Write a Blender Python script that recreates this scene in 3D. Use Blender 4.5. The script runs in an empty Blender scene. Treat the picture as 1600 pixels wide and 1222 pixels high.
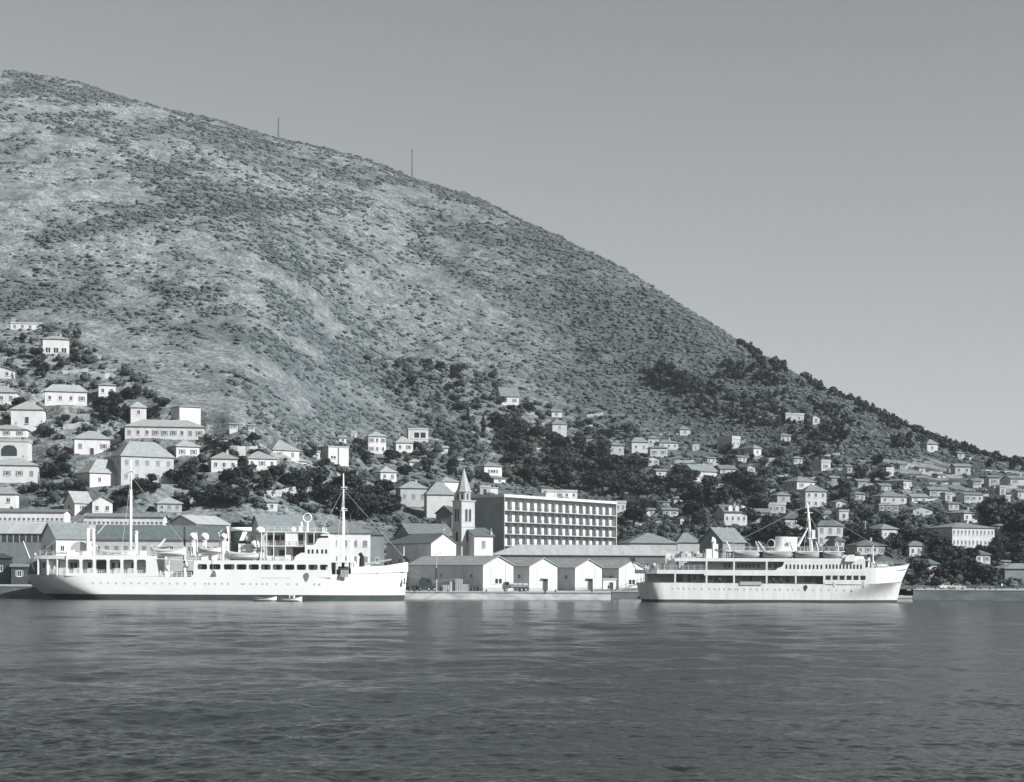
import bpy, bmesh, math, random
import numpy as np
from mathutils import Vector, Matrix, Euler

random.seed(7)
rng = np.random.default_rng(7)
R = math.radians
SC = bpy.context.scene
COL = SC.collection

# ------------------------------------------------------------------ camera
F = 2925.0            # focal length in photo pixels (photo 1600 px wide)
CAMH = 7.4            # eye height above the water
HZ = 890.0            # row of the horizon in the photo
ROLL = R(0.25)
cd = bpy.data.cameras.new('camera')
cam = bpy.data.objects.new('camera', cd)
COL.objects.link(cam)
cam.location = (0, 0, CAMH)
cam.rotation_euler = (R(90), -ROLL, 0)
cd.sensor_width = 36.0
cd.lens = 36.0 * F / 1600.0
cd.shift_y = (HZ - 611.0) / 1600.0
cd.clip_start = 1.0
cd.clip_end = 20000.0
SC.camera = cam

# ------------------------------------------------------------------ sky, sun, exposure
SUN_AZ = R(62)        # to the right of straight behind the camera
SUN_EL = R(34)
sun_dir = Vector((math.sin(SUN_AZ) * math.cos(SUN_EL), -math.cos(SUN_AZ) * math.cos(SUN_EL), math.sin(SUN_EL)))
world = bpy.data.worlds.new('World')
SC.world = world
world.use_nodes = True
wn = world.node_tree
wn.nodes.clear()
sky = wn.nodes.new('ShaderNodeTexSky')
sky.sky_type = 'NISHITA'
sky.sun_disc = False
sky.sun_elevation = SUN_EL
sky.sun_rotation = math.pi / 2 + (math.pi / 2 - SUN_AZ)   # clockwise from +Y
sky.air_density = 1.15
sky.dust_density = 0.4
sky.ozone_density = 1.0
bw = wn.nodes.new('ShaderNodeRGBToBW')
tint = wn.nodes.new('ShaderNodeMixRGB')
tint.blend_type = 'MULTIPLY'
tint.inputs[0].default_value = 1.0
tint.inputs[2].default_value = (0.945, 0.99, 1.0, 1)
bg = wn.nodes.new('ShaderNodeBackground')
bg.inputs[1].default_value = 0.062
wo = wn.nodes.new('ShaderNodeOutputWorld')
wn.links.new(sky.outputs[0], bw.inputs[0])
wn.links.new(bw.outputs[0], tint.inputs[1])
wn.links.new(tint.outputs[0], bg.inputs[0])
wn.links.new(bg.outputs[0], wo.inputs[0])
sl = bpy.data.lights.new('sun', 'SUN')
sl.energy = 5.0
sl.angle = R(0.55)
sl.color = (1.0, 0.995, 0.985)
so = bpy.data.objects.new('sun', sl)
COL.objects.link(so)
so.rotation_euler = sun_dir.to_track_quat('Z', 'Y').to_euler()
so.location = (300, -200, 400)
vs = SC.view_settings
vs.view_transform = 'Standard'
vs.look = 'None'
vs.exposure = 0.66
vs.gamma = 1.0
SC.render.engine = 'CYCLES'
SC.cycles.use_denoising = True
SC.cycles.max_bounces = 5
SC.cycles.diffuse_bounces = 2
SC.cycles.glossy_bounces = 3
SC.cycles.volume_bounces = 0
SC.cycles.caustics_reflective = False
SC.cycles.caustics_refractive = False

# ------------------------------------------------------------------ small helpers
def ray(px, py):
    """direction (x, z) per metre of depth for a photo pixel"""
    a, b = px - 800.0, py - HZ
    c, s = math.cos(ROLL), math.sin(ROLL)
    return (a * c + b * s) / F, -(-a * s + b * c) / F

def at(px, py, Y):
    dx, dz = ray(px, py)
    return Vector((dx * Y, Y, CAMH + dz * Y))

def to_px(x, y, z):
    a, b = x / y * F, -(z - CAMH) / y * F
    c, s = math.cos(ROLL), math.sin(ROLL)
    return 800 + a * c - b * s, HZ + a * s + b * c

def tone(v):
    return (v * (1 - 0.32 * (1 - v) ** 5), v, v * (1 + 0.05 * (1 - v) ** 3), 1)

MATS = {}
def mat(name, v, rough=0.8, scale=0.6, amt=0.25, bump=0.0, spec=0.3, obj_rand=0.0, v2=None, stretch=(1, 1, 1), detail=5.0):
    """greyscale procedural paint or masonry: base value v with noise wear"""
    if name in MATS:
        return MATS[name]
    m = bpy.data.materials.new(name)
    m.use_nodes = True
    nt = m.node_tree
    b = nt.nodes['Principled BSDF']
    b.inputs['Roughness'].default_value = rough
    b.inputs['Specular IOR Level'].default_value = spec
    tc = nt.nodes.new('ShaderNodeTexCoord')
    mp = nt.nodes.new('ShaderNodeMapping')
    mp.inputs['Scale'].default_value = stretch
    nt.links.new(tc.outputs['Object'], mp.inputs[0])
    nz = nt.nodes.new('ShaderNodeTexNoise')
    nz.inputs['Scale'].default_value = scale
    nz.inputs['Detail'].default_value = detail
    nz.inputs['Roughness'].default_value = 0.62
    nt.links.new(mp.outputs[0], nz.inputs['Vector'])
    cr = nt.nodes.new('ShaderNodeValToRGB')
    lo = v * (1 - amt) if v2 is None else v2
    cr.color_ramp.elements[0].position = 0.32
    cr.color_ramp.elements[0].color = tone(max(0.004, lo))
    cr.color_ramp.elements[1].position = 0.62
    cr.color_ramp.elements[1].color = tone(v)
    nt.links.new(nz.outputs['Fac'], cr.inputs[0])
    out = cr.outputs[0]
    if obj_rand > 0:
        oi = nt.nodes.new('ShaderNodeObjectInfo')
        mr = nt.nodes.new('ShaderNodeMapRange')
        mr.inputs['To Min'].default_value = 1 - obj_rand
        mr.inputs['To Max'].default_value = 1 + obj_rand
        nt.links.new(oi.outputs['Random'], mr.inputs['Value'])
        mx = nt.nodes.new('ShaderNodeMixRGB')
        mx.blend_type = 'MULTIPLY'
        mx.inputs[0].default_value = 1
        nt.links.new(out, mx.inputs[1])
        nt.links.new(mr.outputs[0], mx.inputs[2])
        out = mx.outputs[0]
    nt.links.new(out, b.inputs['Base Color'])
    if bump > 0:
        bp = nt.nodes.new('ShaderNodeBump')
        bp.inputs['Strength'].default_value = bump
        bp.inputs['Distance'].default_value = 0.1
        nt.links.new(nz.outputs['Fac'], bp.inputs['Height'])
        nt.links.new(bp.outputs[0], b.inputs['Normal'])
    MATS[name] = m
    return m

class MB:
    """collects shapes into one mesh"""
    def __init__(s):
        s.v, s.f, s.m = [], [], []
    def add(s, vs_, fs, mi=0):
        n = len(s.v)
        s.v += [tuple(p) for p in vs_]
        s.f += [tuple(i + n for i in f) for f in fs]
        s.m += [mi] * len(fs)
        return s
    def box(s, x0, x1, y0, y1, z0, z1, mi=0):
        return s.add([(x0, y0, z0), (x1, y0, z0), (x1, y1, z0), (x0, y1, z0), (x0, y0, z1), (x1, y0, z1), (x1, y1, z1), (x0, y1, z1)],
                     [(0, 3, 2, 1), (4, 5, 6, 7), (0, 1, 5, 4), (1, 2, 6, 5), (2, 3, 7, 6), (3, 0, 4, 7)], mi)
    def prism(s, poly, y0, y1, mi=0):
        """poly: (x, z) outline, extruded along y"""
        a = sum(poly[i][0] * poly[(i + 1) % len(poly)][1] - poly[(i + 1) % len(poly)][0] * poly[i][1] for i in range(len(poly)))
        if a < 0:
            poly = poly[::-1]
        n = len(poly)
        vs_ = [(x, y0, z) for x, z in poly] + [(x, y1, z) for x, z in poly]
        fs = [tuple(range(n)), tuple(range(2 * n - 1, n - 1, -1))]
        fs += [(i, i + n, (i + 1) % n + n, (i + 1) % n) for i in range(n)]
        return s.add(vs_, fs, mi)
    def zprism(s, poly, z0, z1, mi=0):
        """poly: (x, y) outline counter-clockwise, extruded along z"""
        a = sum(poly[i][0] * poly[(i + 1) % len(poly)][1] - poly[(i + 1) % len(poly)][0] * poly[i][1] for i in range(len(poly)))
        if a < 0:
            poly = poly[::-1]
        n = len(poly)
        vs_ = [(x, y, z0) for x, y in poly] + [(x, y, z1) for x, y in poly]
        fs = [tuple(range(n - 1, -1, -1)), tuple(range(n, 2 * n))]
        fs += [(i, (i + 1) % n, (i + 1) % n + n, i + n) for i in range(n)]
        return s.add(vs_, fs, mi)
    def tube(s, p, q, r0, r1=None, n=8, mi=0):
        r1 = r0 if r1 is None else r1
        p, q = Vector(p), Vector(q)
        d = (q - p).normalized()
        u = d.orthogonal().normalized()
        w = d.cross(u)
        vs_ = []
        for c, r in ((p, r0), (q, r1)):
            for i in range(n):
                t = 2 * math.pi * i / n
                vs_.append(c + u * (r * math.cos(t)) + w * (r * math.sin(t)))
        fs = [(i, (i + 1) % n, (i + 1) % n + n, i + n) for i in range(n)]
        fs += [tuple(range(n - 1, -1, -1)), tuple(range(n, 2 * n))]
        return s.add(vs_, fs, mi)
    def path(s, pts, r, n=6, mi=0):
        for a, b in zip(pts[:-1], pts[1:]):
            s.tube(a, b, r, r, n, mi)
        return s
    def rings(s, rings, mi=0, cap=True):
        """rings: list of equal-length point loops"""
        n = len(rings[0])
        vs_ = [p for r in rings for p in r]
        fs = []
        for k in range(len(rings) - 1):
            for i in range(n):
                j = (i + 1) % n
                fs.append((k * n + i, k * n + j, (k + 1) * n + j, (k + 1) * n + i))
        if cap:
            fs.append(tuple(range(n - 1, -1, -1)))
            fs.append(tuple(range((len(rings) - 1) * n, len(rings) * n)))
        return s.add(vs_, fs, mi)
    def lathe(s, prof, c=(0, 0), n=16, sx=1.0, sy=1.0, mi=0):
        """prof: (radius, z); elliptical around c"""
        rr = [[(c[0] + r * sx * math.cos(2 * math.pi * i / n), c[1] + r * sy * math.sin(2 * math.pi * i / n), z) for i in range(n)] for r, z in prof]
        return s.rings(rr, mi)
    def mesh(s, name, mats, smooth=False):
        me = bpy.data.meshes.new(name)
        me.from_pydata(s.v, [], s.f)
        for m in (mats if isinstance(mats, (list, tuple)) else [mats]):
            me.materials.append(m)
        if len(me.materials) > 1:
            me.polygons.foreach_set('material_index', s.m)
        if smooth:
            me.polygons.foreach_set('use_smooth', [True] * len(s.f))
        me.update()
        return me
    def build(s, name, mats, parent=None, loc=None, smooth=False):
        return inst(name, s.mesh(name, mats, smooth), parent, loc)

def inst(name, me, parent=None, loc=None, rotz=0.0, scale=None):
    o = bpy.data.objects.new(name, me)
    COL.objects.link(o)
    if parent is not None:
        o.parent = parent
    if loc is not None:
        o.location = loc
    if rotz:
        o.rotation_euler = (0, 0, rotz)
    if scale is not None:
        o.scale = scale
    return o

def empty(name, loc, rotz=0.0):
    o = bpy.data.objects.new(name, None)
    COL.objects.link(o)
    o.location = loc
    o.rotation_euler = (0, 0, rotz)
    o.empty_display_size = 0.5
    return o

def tag(o, label=None, cat=None, group=None, kind=None):
    if label: o['label'] = label
    if cat: o['category'] = cat
    if group: o['group'] = group
    if kind: o['kind'] = kind
    return o

# ------------------------------------------------------------------ noise
_perm = np.random.default_rng(3).permutation(4096)
_ang = np.random.default_rng(4).random(4096) * 2 * np.pi
def pnoise(x, y):
    x = np.asarray(x, float); y = np.asarray(y, float)
    xi = np.floor(x).astype(int); yi = np.floor(y).astype(int)
    xf = x - xi; yf = y - yi
    def g(ix, iy, fx, fy):
        h = _perm[(_perm[ix & 4095] + iy) & 4095]
        return np.cos(_ang[h]) * fx + np.sin(_ang[h]) * fy
    u = xf * xf * xf * (xf * (xf * 6 - 15) + 10)
    v = yf * yf * yf * (yf * (yf * 6 - 15) + 10)
    n00 = g(xi, yi, xf, yf); n10 = g(xi + 1, yi, xf - 1, yf)
    n01 = g(xi, yi + 1, xf, yf - 1); n11 = g(xi + 1, yi + 1, xf - 1, yf - 1)
    return ((n00 * (1 - u) + n10 * u) * (1 - v) + (n01 * (1 - u) + n11 * u) * v) * 1.5
def fbm(x, y, o=4):
    t, a = 0, 1.0
    for k in range(o):
        t = t + a * pnoise(x * 2 ** k + 17.3 * k, y * 2 ** k - 9.1 * k)
        a *= 0.5
    return t

# ------------------------------------------------------------------ terrain
_cp = np.arange(-900, 2700, 10.0)
def _ctl(pts, k=7):
    a = np.interp(_cp, [p[0] for p in pts], [p[1] for p in pts])
    ker = np.ones(k) / k
    return np.convolve(np.pad(a, (k // 2, k // 2), 'edge'), ker, 'valid')
RIDGE = [(-900, 60), (-300, 92), (-100, 103), (0, 112), (60, 118), (120, 131), (180, 150), (230, 164), (300, 180), (370, 199), (430, 217), (500, 233),
         (575, 250), (645, 280), (700, 297), (750, 313), (800, 338), (870, 369), (940, 404), (1000, 438), (1060, 475), (1100, 501), (1150, 533),
         (1200, 563), (1270, 600), (1340, 634), (1400, 663), (1460, 690), (1530, 713), (1600, 732), (1750, 765), (2000, 800), (2700, 850)]
C_RY = _ctl(RIDGE, 3)
C_YR = _ctl([(-900, 1750), (0, 1600), (400, 1480), (640, 1400), (870, 1250), (1100, 1080), (1200, 1010), (1400, 930), (1600, 880), (2100, 860), (2700, 850)])
C_YM = _ctl([(-900, 720), (0, 720), (200, 690), (400, 640), (600, 760), (870, 860), (1100, 870), (1200, 850), (1400, 720), (1600, 680), (2700, 680)], 11)
C_ZM = _ctl([(-900, 89), (0, 89), (200, 75), (400, 55), (600, 58), (870, 68), (1100, 70), (1200, 65), (1400, 38), (1600, 29), (2000, 22), (2700, 18)], 11)
C_Z0 = _ctl([(-900, 1.85), (1300, 1.85), (1400, 2.7), (2700, 2.7)], 3)
YS = 512.0

def base_height(x, y):
    x = np.asarray(x, float); y = np.asarray(y, float)
    px = 800 + F * x / y
    ry = np.interp(px, _cp, C_RY); yr = np.interp(px, _cp, C_YR)
    ym = np.interp(px, _cp, C_YM); zm = np.interp(px, _cp, C_ZM)
    z0 = np.interp(px, _cp, C_Z0)
    rz = CAMH + (HZ - ry + (px - 800) * math.tan(ROLL)) / F * yr
    s2 = (rz - CAMH) / yr
    m01 = (zm - z0) / (ym - YS); m12 = (rz - zm) / (yr - ym)
    s0 = m01 * 0.75; s1 = 0.5 * (m01 + m12)
    def herm(t, a, b, da, db, L):
        t2, t3 = t * t, t * t * t
        return (2 * t3 - 3 * t2 + 1) * a + (t3 - 2 * t2 + t) * da * L + (-2 * t3 + 3 * t2) * b + (t3 - t2) * db * L
    ta = np.clip((y - YS) / (ym - YS), 0, 1); tb = np.clip((y - ym) / (yr - ym), 0, 1)
    z = np.where(y < YS, z0, np.where(y < ym, herm(ta, z0, zm, s0, s1, ym - YS), herm(tb, zm, rz, s1, s2, yr - ym)))
    d = np.maximum(y - yr, 0)
    z = np.where(y > yr, rz + s2 * d - d * d * 0.0016, z)
    # relief
    g = np.clip((y - YS) / 90, 0, 1)
    h = np.clip((y - ym * 0.95) / 200, 0, 1) * np.clip((yr + 20 - y) / 160, 0.18, 1)
    z = z + g * 0.5 * fbm(x / 22, y / 22, 3)
    rid = 1 - np.abs(fbm(x / 170 + 3.3, y / 300 + 1.7, 4)) * 1.3
    z = z + h * (3.6 * (rid - 0.55) + 3.2 * fbm(x / 60, y / 75 + 7, 4) + 1.5 * fbm(x / 15, y / 15, 3))
    return z

PADS = []      # (cx, cy, z, radius)
def height(x, y):
    x = np.atleast_1d(np.asarray(x, float)); y = np.atleast_1d(np.asarray(y, float))
    z = base_height(x, y)
    ws = np.zeros_like(z); wz = np.zeros_like(z); wm = np.zeros_like(z)
    for cx, cy, pz, r in PADS:
        m = (np.abs(x - cx) < 2 * r) & (np.abs(y - cy) < 2 * r)
        if not m.any():
            continue
        d = np.hypot(x[m] - cx, y[m] - cy)
        w = np.clip((1.7 * r - d) / (0.7 * r), 0, 1)
        w = w * w * (3 - 2 * w)
        ws[m] += w; wz[m] += w * pz; wm[m] = np.maximum(wm[m], w)
    k = ws > 1e-6
    z[k] = z[k] * (1 - wm[k]) + wm[k] * wz[k] / ws[k]
    return z

def ground(px, py, far=1700.0):
    """where the line of sight through a photo pixel meets the slope"""
    dx, dz = ray(px, py)
    Y = np.arange(482, far, 1.5)
    zt = base_height(dx * Y, Y)
    zr = CAMH + dz * Y
    k = np.nonzero(zt >= zr)[0]
    if len(k) == 0:
        return None
    Yk = Y[k[0]]
    return Vector((dx * Yk, Yk, float(CAMH + dz * Yk)))

# ------------------------------------------------------------------ materials
M_WALL = mat('lime_washed_wall', 0.58, 0.9, 0.5, 0.22, obj_rand=0.10, stretch=(1, 1, 0.35))
M_WALLR = mat('grey_lime_wall', 0.46, 0.9, 0.4, 0.2, obj_rand=0.12)
M_CREAM = mat('aged_plaster', 0.40, 0.9, 0.4, 0.22, obj_rand=0.10)
M_GREYW = mat('grey_render', 0.20, 0.9, 0.5, 0.25, obj_rand=0.10)
M_STONE = mat('rubble_stone', 0.42, 0.95, 1.4, 0.45, bump=0.5)
M_ROOF = mat('clay_tile_roof', 0.19, 0.9, 0.8, 0.30, bump=0.3, obj_rand=0.16, stretch=(1, 1, 2.5))
M_ROOFL = mat('haze_paled_tile_roof', 0.29, 0.9, 0.8, 0.28, bump=0.3, obj_rand=0.14, stretch=(1, 1, 2.5))  # paler tile colour paints in the left slope's haze veil; wharf sheds share it
M_ROOFD = mat('dark_tile_roof', 0.115, 0.9, 0.8, 0.30, bump=0.3, obj_rand=0.16)
M_ROOFP = mat('pale_sheet_roof', 0.36, 0.8, 0.25, 0.22, stretch=(4, 0.3, 1))
M_CONC = mat('concrete', 0.40, 0.9, 0.5, 0.30, bump=0.3)
M_PANE = mat('window_glass', 0.025, 0.15, 1.0, 0.3, spec=0.5)
M_FRAME = mat('painted_frame', 0.60, 0.6, 1.0, 0.1)
M_SHUT = mat('grey_shutter', 0.22, 0.7, 2.0, 0.2)
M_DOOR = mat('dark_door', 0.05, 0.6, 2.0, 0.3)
M_SHIPW = mat('white_ship_paint', 0.86, 0.35, 0.25, 0.05, spec=0.5)
M_SHIPW2 = mat('white_ship_paint_weathered', 0.76, 0.4, 0.9, 0.17, spec=0.5, stretch=(1, 1, 0.12))
M_BOOT = mat('boot_topping', 0.07, 0.6, 0.4, 0.3)
M_BLACK = mat('black_paint', 0.012, 0.4, 1.0, 0.2)
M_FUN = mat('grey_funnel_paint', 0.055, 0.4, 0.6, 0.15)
M_DECK = mat('teak_deck', 0.28, 0.8, 1.0, 0.2, stretch=(0.2, 4, 1))
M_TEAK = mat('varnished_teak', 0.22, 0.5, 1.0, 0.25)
M_SHADE = mat('ship_interior', 0.62, 0.8, 1.0, 0.15)
M_STEEL = mat('dark_steel', 0.06, 0.55, 1.5, 0.3)
M_CANVAS = mat('canvas', 0.44, 0.9, 1.2, 0.15)
M_LIFEG = mat('grey_lifeboat_paint', 0.30, 0.6, 0.6, 0.15)
M_LIFE = mat('lifeboat_paint', 0.70, 0.5, 0.6, 0.10)
M_LEAF = mat('evergreen_leaves', 0.045, 0.75, 0.8, 0.50, spec=0.25, obj_rand=0.30, detail=3)
M_LEAFL = mat('olive_leaves', 0.105, 0.75, 0.8, 0.40, spec=0.25, obj_rand=0.25, detail=3)
M_CYP = mat('cypress_leaves', 0.030, 0.8, 1.0, 0.40, obj_rand=0.2)
M_BARK = mat('bark', 0.07, 0.95, 3.0, 0.4)
M_SCRUB = mat('scrub_leaves', 0.105, 0.9, 0.03, 0.45, detail=8)

# ------------------------------------------------------------------ shared window meshes (unit 1 x 1, origin at the centre, facing -y)
def window_mesh(name, kind):
    b = MB()
    f = 0.11
    b.box(-.5, .5, -.02, .01, -.5, .5, 0)
    for x0, x1, z0, z1 in ((-.5, -.5 + f, -.5, .5), (.5 - f, .5, -.5, .5), (-.5 + f, .5 - f, .5 - f * .7, .5), (-.5 + f, .5 - f, -.5, -.5 + f * .7), (-.04, .04, -.5 + f * .7, .5 - f * .7)):
        b.box(x0, x1, -.07, -.021, z0, z1, 1)
    b.box(-.6, .6, -.16, .0, -.56, -.5, 1)
    if kind == 'shutter':
        b.box(-.96, -.52, -.08, -.02, -.5, .5, 2)
        b.box(.52, .96, -.08, -.02, -.5, .5, 2)
    if kind == 'closed':
        b.box(-.48, -.01, -.10, -.071, -.49, .49, 2)
        b.box(.01, .48, -.10, -.071, -.49, .49, 2)
    return b.mesh(name, [M_PANE, M_FRAME, M_SHUT])
W_OPEN = window_mesh('window', 'open')
W_SHUT = window_mesh('window_with_shutters', 'shutter')
W_CLOSED = window_mesh('window_shuttered', 'closed')
_b = MB()
_b.box(-.5, .5, -.02, .01, 0, 1, 0); _b.box(-.56, -.5, -.09, .01, 0, 1, 1); _b.box(.5, .56, -.09, .01, 0, 1, 1); _b.box(-.56, .56, -.09, .01, 1, 1.05, 1); _b.box(-.6, .6, -.3, .01, -.08, 0, 1)
DOOR_ME = _b.mesh('door', [M_DOOR, M_FRAME])
_b = MB()
_b.box(-.3, .3, -.25, .25, -1.0, .9, 0); _b.box(-.4, .4, -.35, .35, .9, 1.02, 0); _b.box(-.2, .2, -.16, .16, 1.02, 1.12, 1)
CHIM_ME = _b.mesh('chimney', [M_CREAM, M_DOOR])

def roof_mesh(kind, W, D, rh, mats, o=0.45):
    """roof over a W x D plan (front at y=0, back at y=D, centred on x), eaves at z=0"""
    b = MB()
    x0, x1, y0, y1 = -W / 2 - o, W / 2 + o, -o, D + o
    t = 0.18
    cy = D / 2
    if kind == 'hip':
        ins = min(W, D) / 2 + o
        if W >= D:
            r0, r1 = (x0 + ins, cy), (x1 - ins, cy)
        else:
            r0, r1 = (0, y0 + ins), (0, y1 - ins)
        vs_ = [(x0, y0, 0), (x1, y0, 0), (x1, y1, 0), (x0, y1, 0), (x0, y0, t), (x1, y0, t), (x1, y1, t), (x0, y1, t), (r0[0], r0[1], rh), (r1[0], r1[1], rh)]
        fs = [(3, 2, 1, 0), (0, 1, 5, 4), (1, 2, 6, 5), (2, 3, 7, 6), (3, 0, 4, 7)]
        if W >= D:
            fs += [(4, 5, 9, 8), (5, 6, 9), (6, 7, 8, 9), (7, 4, 8)]
        else:
            fs += [(4, 5, 8), (5, 6, 9, 8), (6, 7, 9), (7, 4, 8, 9)]
        b.add(vs_, fs)
    elif kind == 'gx':      # ridge along x: gables left and right
        b.add([(x0, y0, 0), (x0, y0, t), (x0, cy, rh), (x0, y1, t), (x0, y1, 0), (x0, cy, rh - t - .1),
               (x1, y0, 0), (x1, y0, t), (x1, cy, rh), (x1, y1, t), (x1, y1, 0), (x1, cy, rh - t - .1)],
              [(0, 1, 7, 6), (1, 2, 8, 7), (2, 3, 9, 8), (3, 4, 10, 9), (4, 5, 11, 10), (5, 0, 6, 11), (0, 5, 2, 1), (5, 4, 3, 2), (6, 7, 8, 11), (11, 8, 9, 10)])
    elif kind == 'gy':      # ridge along y: gable at the front
        b.add([(x0, y0, 0), (x0, y0, t), (0, y0, rh), (x1, y0, t), (x1, y0, 0), (0, y0, rh - t - .1),
               (x0, y1, 0), (x0, y1, t), (0, y1, rh), (x1, y1, t), (x1, y1, 0), (0, y1, rh - t - .1)],
              [(6, 7, 1, 0), (7, 8, 2, 1), (8, 9, 3, 2), (9, 10, 4, 3), (10, 11, 5, 4), (11, 6, 0, 5), (0, 1, 2, 5), (5, 2, 3, 4), (6, 11, 8, 7), (11, 10, 9, 8)])
    elif kind == 'mono':
        b.add([(x0, y0, 0), (x1, y0, 0), (x1, y1, rh), (x0, y1, rh), (x0, y0, t), (x1, y0, t), (x1, y1, rh + t), (x0, y1, rh + t)],
              [(0, 3, 2, 1), (4, 5, 6, 7), (0, 1, 5, 4), (1, 2, 6, 5), (2, 3, 7, 6), (3, 0, 4, 7)])
    else:                   # flat with a parapet
        p = 0.22
        b.box(x0 + .25, x1 - .25, y0 + .25, y1 - .25, 0, .18)
        for q in ((x0 + .25, x1 - .25, y0 + .25, y0 + .25 + p), (x0 + .25, x1 - .25, y1 - .25 - p, y1 - .25), (x0 + .25, x0 + .25 + p, y0 + .25 + p, y1 - .25 - p), (x1 - .25 - p, x1 - .25, y0 + .25 + p, y1 - .25 - p)):
            b.box(q[0], q[1], q[2], q[3], .18, .18 + max(rh, .25))
    return b.mesh('roof', mats)

def wall_mesh(kind, W, D, H, rh, mats, down=4.0):
    b = MB()
    x0, x1 = -W / 2, W / 2
    if kind == 'gx':
        for xx in (0,):
            pr = [(0, -down), (D, -down), (D, H), (D / 2, H + rh - .32), (0, H)]
            n = len(pr)
            vs_ = [(x0, y, z) for y, z in pr] + [(x1, y, z) for y, z in pr]
            fs = [tuple(range(n - 1, -1, -1)), tuple(range(n, 2 * n))] + [(i, (i + 1) % n, (i + 1) % n + n, i + n) for i in range(n)]
            b.add(vs_, fs)
    elif kind == 'gy':
        b.prism([(x0, -down), (x1, -down), (x1, H), (0, H + rh - .32), (x0, H)], 0, D)
    elif kind == 'mono':
        pr = [(0, -down), (D, -down), (D, H + rh - .1), (0, H)]
        n = 4
        vs_ = [(x0, y, z) for y, z in pr] + [(x1, y, z) for y, z in pr]
        b.add(vs_, [tuple(range(n - 1, -1, -1)), tuple(range(n, 2 * n))] + [(i, (i + 1) % n, (i + 1) % n + n, i + n) for i in range(n)])
    else:
        b.box(x0, x1, 0, D, -down, H)
    return b.mesh('wall', mats)

HOUSES = []     # (rect in photo pixels, Y) for keeping trees off the fronts
def building(label, xl, xr, ye, yb, rh=9, dl=0, roof='hip', cols=3, rows=1, Y=None, name='house', cat='house', group=None, wall=None, rmat=None,
             th=None, D=None, door=False, chim=None, wk='mix', side=True, down=4.0, wz=None, wsize=None):
    pxm = (xl + xr) / 2
    if Y is None:
        p = ground(pxm, yb)
        if p is None:
            print('NO GROUND', label); return None
        Y = p.y
    p = at(pxm, yb, Y)
    s = F / Y
    if th is None:
        if dl > 0:
            th = math.asin(min(0.74, max(0.26, dl / s / (D or 9.0))))
        else:
            th = R(random.choice((7, 12, 16)))
    else:
        th = R(th)
    if dl > 0 and D is None:
        D = dl / s / math.sin(th)
    W = (xr - xl) / s / math.cos(th)
    if D is None:
        D = min(12.0, max(5.5, W * 0.8))
    H = (yb - ye) / s
    rhm = rh / s
    PADS.append((p.x - math.sin(th) * D / 2, p.y + math.cos(th) * D / 2, p.z, max(W, D) * 0.62))
    HOUSES.append((xl, xr, ye - rh * 0.5, yb, Y))
    root = empty(name, p, th)
    tag(root, label, cat, group)
    wall = wall or M_WALL
    rmat = rmat or (M_CONC if roof == 'flat' else M_ROOF)
    inst('wall', wall_mesh(roof, W, D, H, rhm, wall, down), root)
    rf = inst('roof', roof_mesh(roof, W, D, rhm, rmat), root, (0, 0, H + .01))
    if chim is None:
        chim = random.choice((0, 1, 1)) if roof in ('hip', 'gx', 'gy') and name == 'house' and W > 8.5 else 0
    for k in range(chim):
        cx = W * (0.18 if k == 0 else -0.22)
        inst('chimney', CHIM_ME, rf, (cx, D * 0.5, rhm * 0.72 + 0.35))
    if cols:
        ww, wh = wsize or (min(1.15, W / cols * 0.42), min(1.6, H / max(rows, 1) * 0.52))
        for r in range(rows):
            zc = (H * (r + 0.56) / rows) if wz is None else wz[r]
            for c in range(cols):
                xc = -W / 2 + W * (c + 0.5) / cols + random.uniform(-.1, .1)
                if door and r == 0 and c == cols // 2:
                    inst('door', DOOR_ME, root, (xc, -.01, 0), 0, (1.2, 1, min(2.3, H * .8)))
                    continue
                me = random.choice((W_OPEN, W_OPEN, W_SHUT, W_CLOSED)) if wk == 'mix' else {'open': W_OPEN, 'shut': W_SHUT, 'closed': W_CLOSED}[wk]
                inst('window', me, root, (xc, -.01, zc), 0, (ww, 1, wh))
        if side and dl > 0 and D > 4:
            nc = 2 if D > 7 else 1
            for r in range(rows):
                zc = H * (r + 0.56) / rows if wz is None else wz[r]
                for c in range(nc):
                    inst('window', random.choice((W_OPEN, W_CLOSED)), root, (-W / 2 - .01, D * (c + 0.5) / nc, zc), -math.pi / 2, (ww, 1, wh))
    root['_dims'] = (W, D, H, rhm)
    return root

# ------------------------------------------------------------------ houses on the slope: label, left, right, eaves, base (photo px)
G_L, G_M, G_R = 'houses on the slope behind the long white ship', 'houses on the middle slope', 'houses on the wooded slope behind the smaller ship'
def L(*a, **k):
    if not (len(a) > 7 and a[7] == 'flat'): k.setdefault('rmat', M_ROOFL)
    return building(*a, group=G_L, **k)
def Mh(*a, **k): return building(*a, group=G_M, **k)
def Rh(*a, **k):
    k.setdefault('wall', M_WALLR)
    return building(*a, group=G_R, **k)

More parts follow.
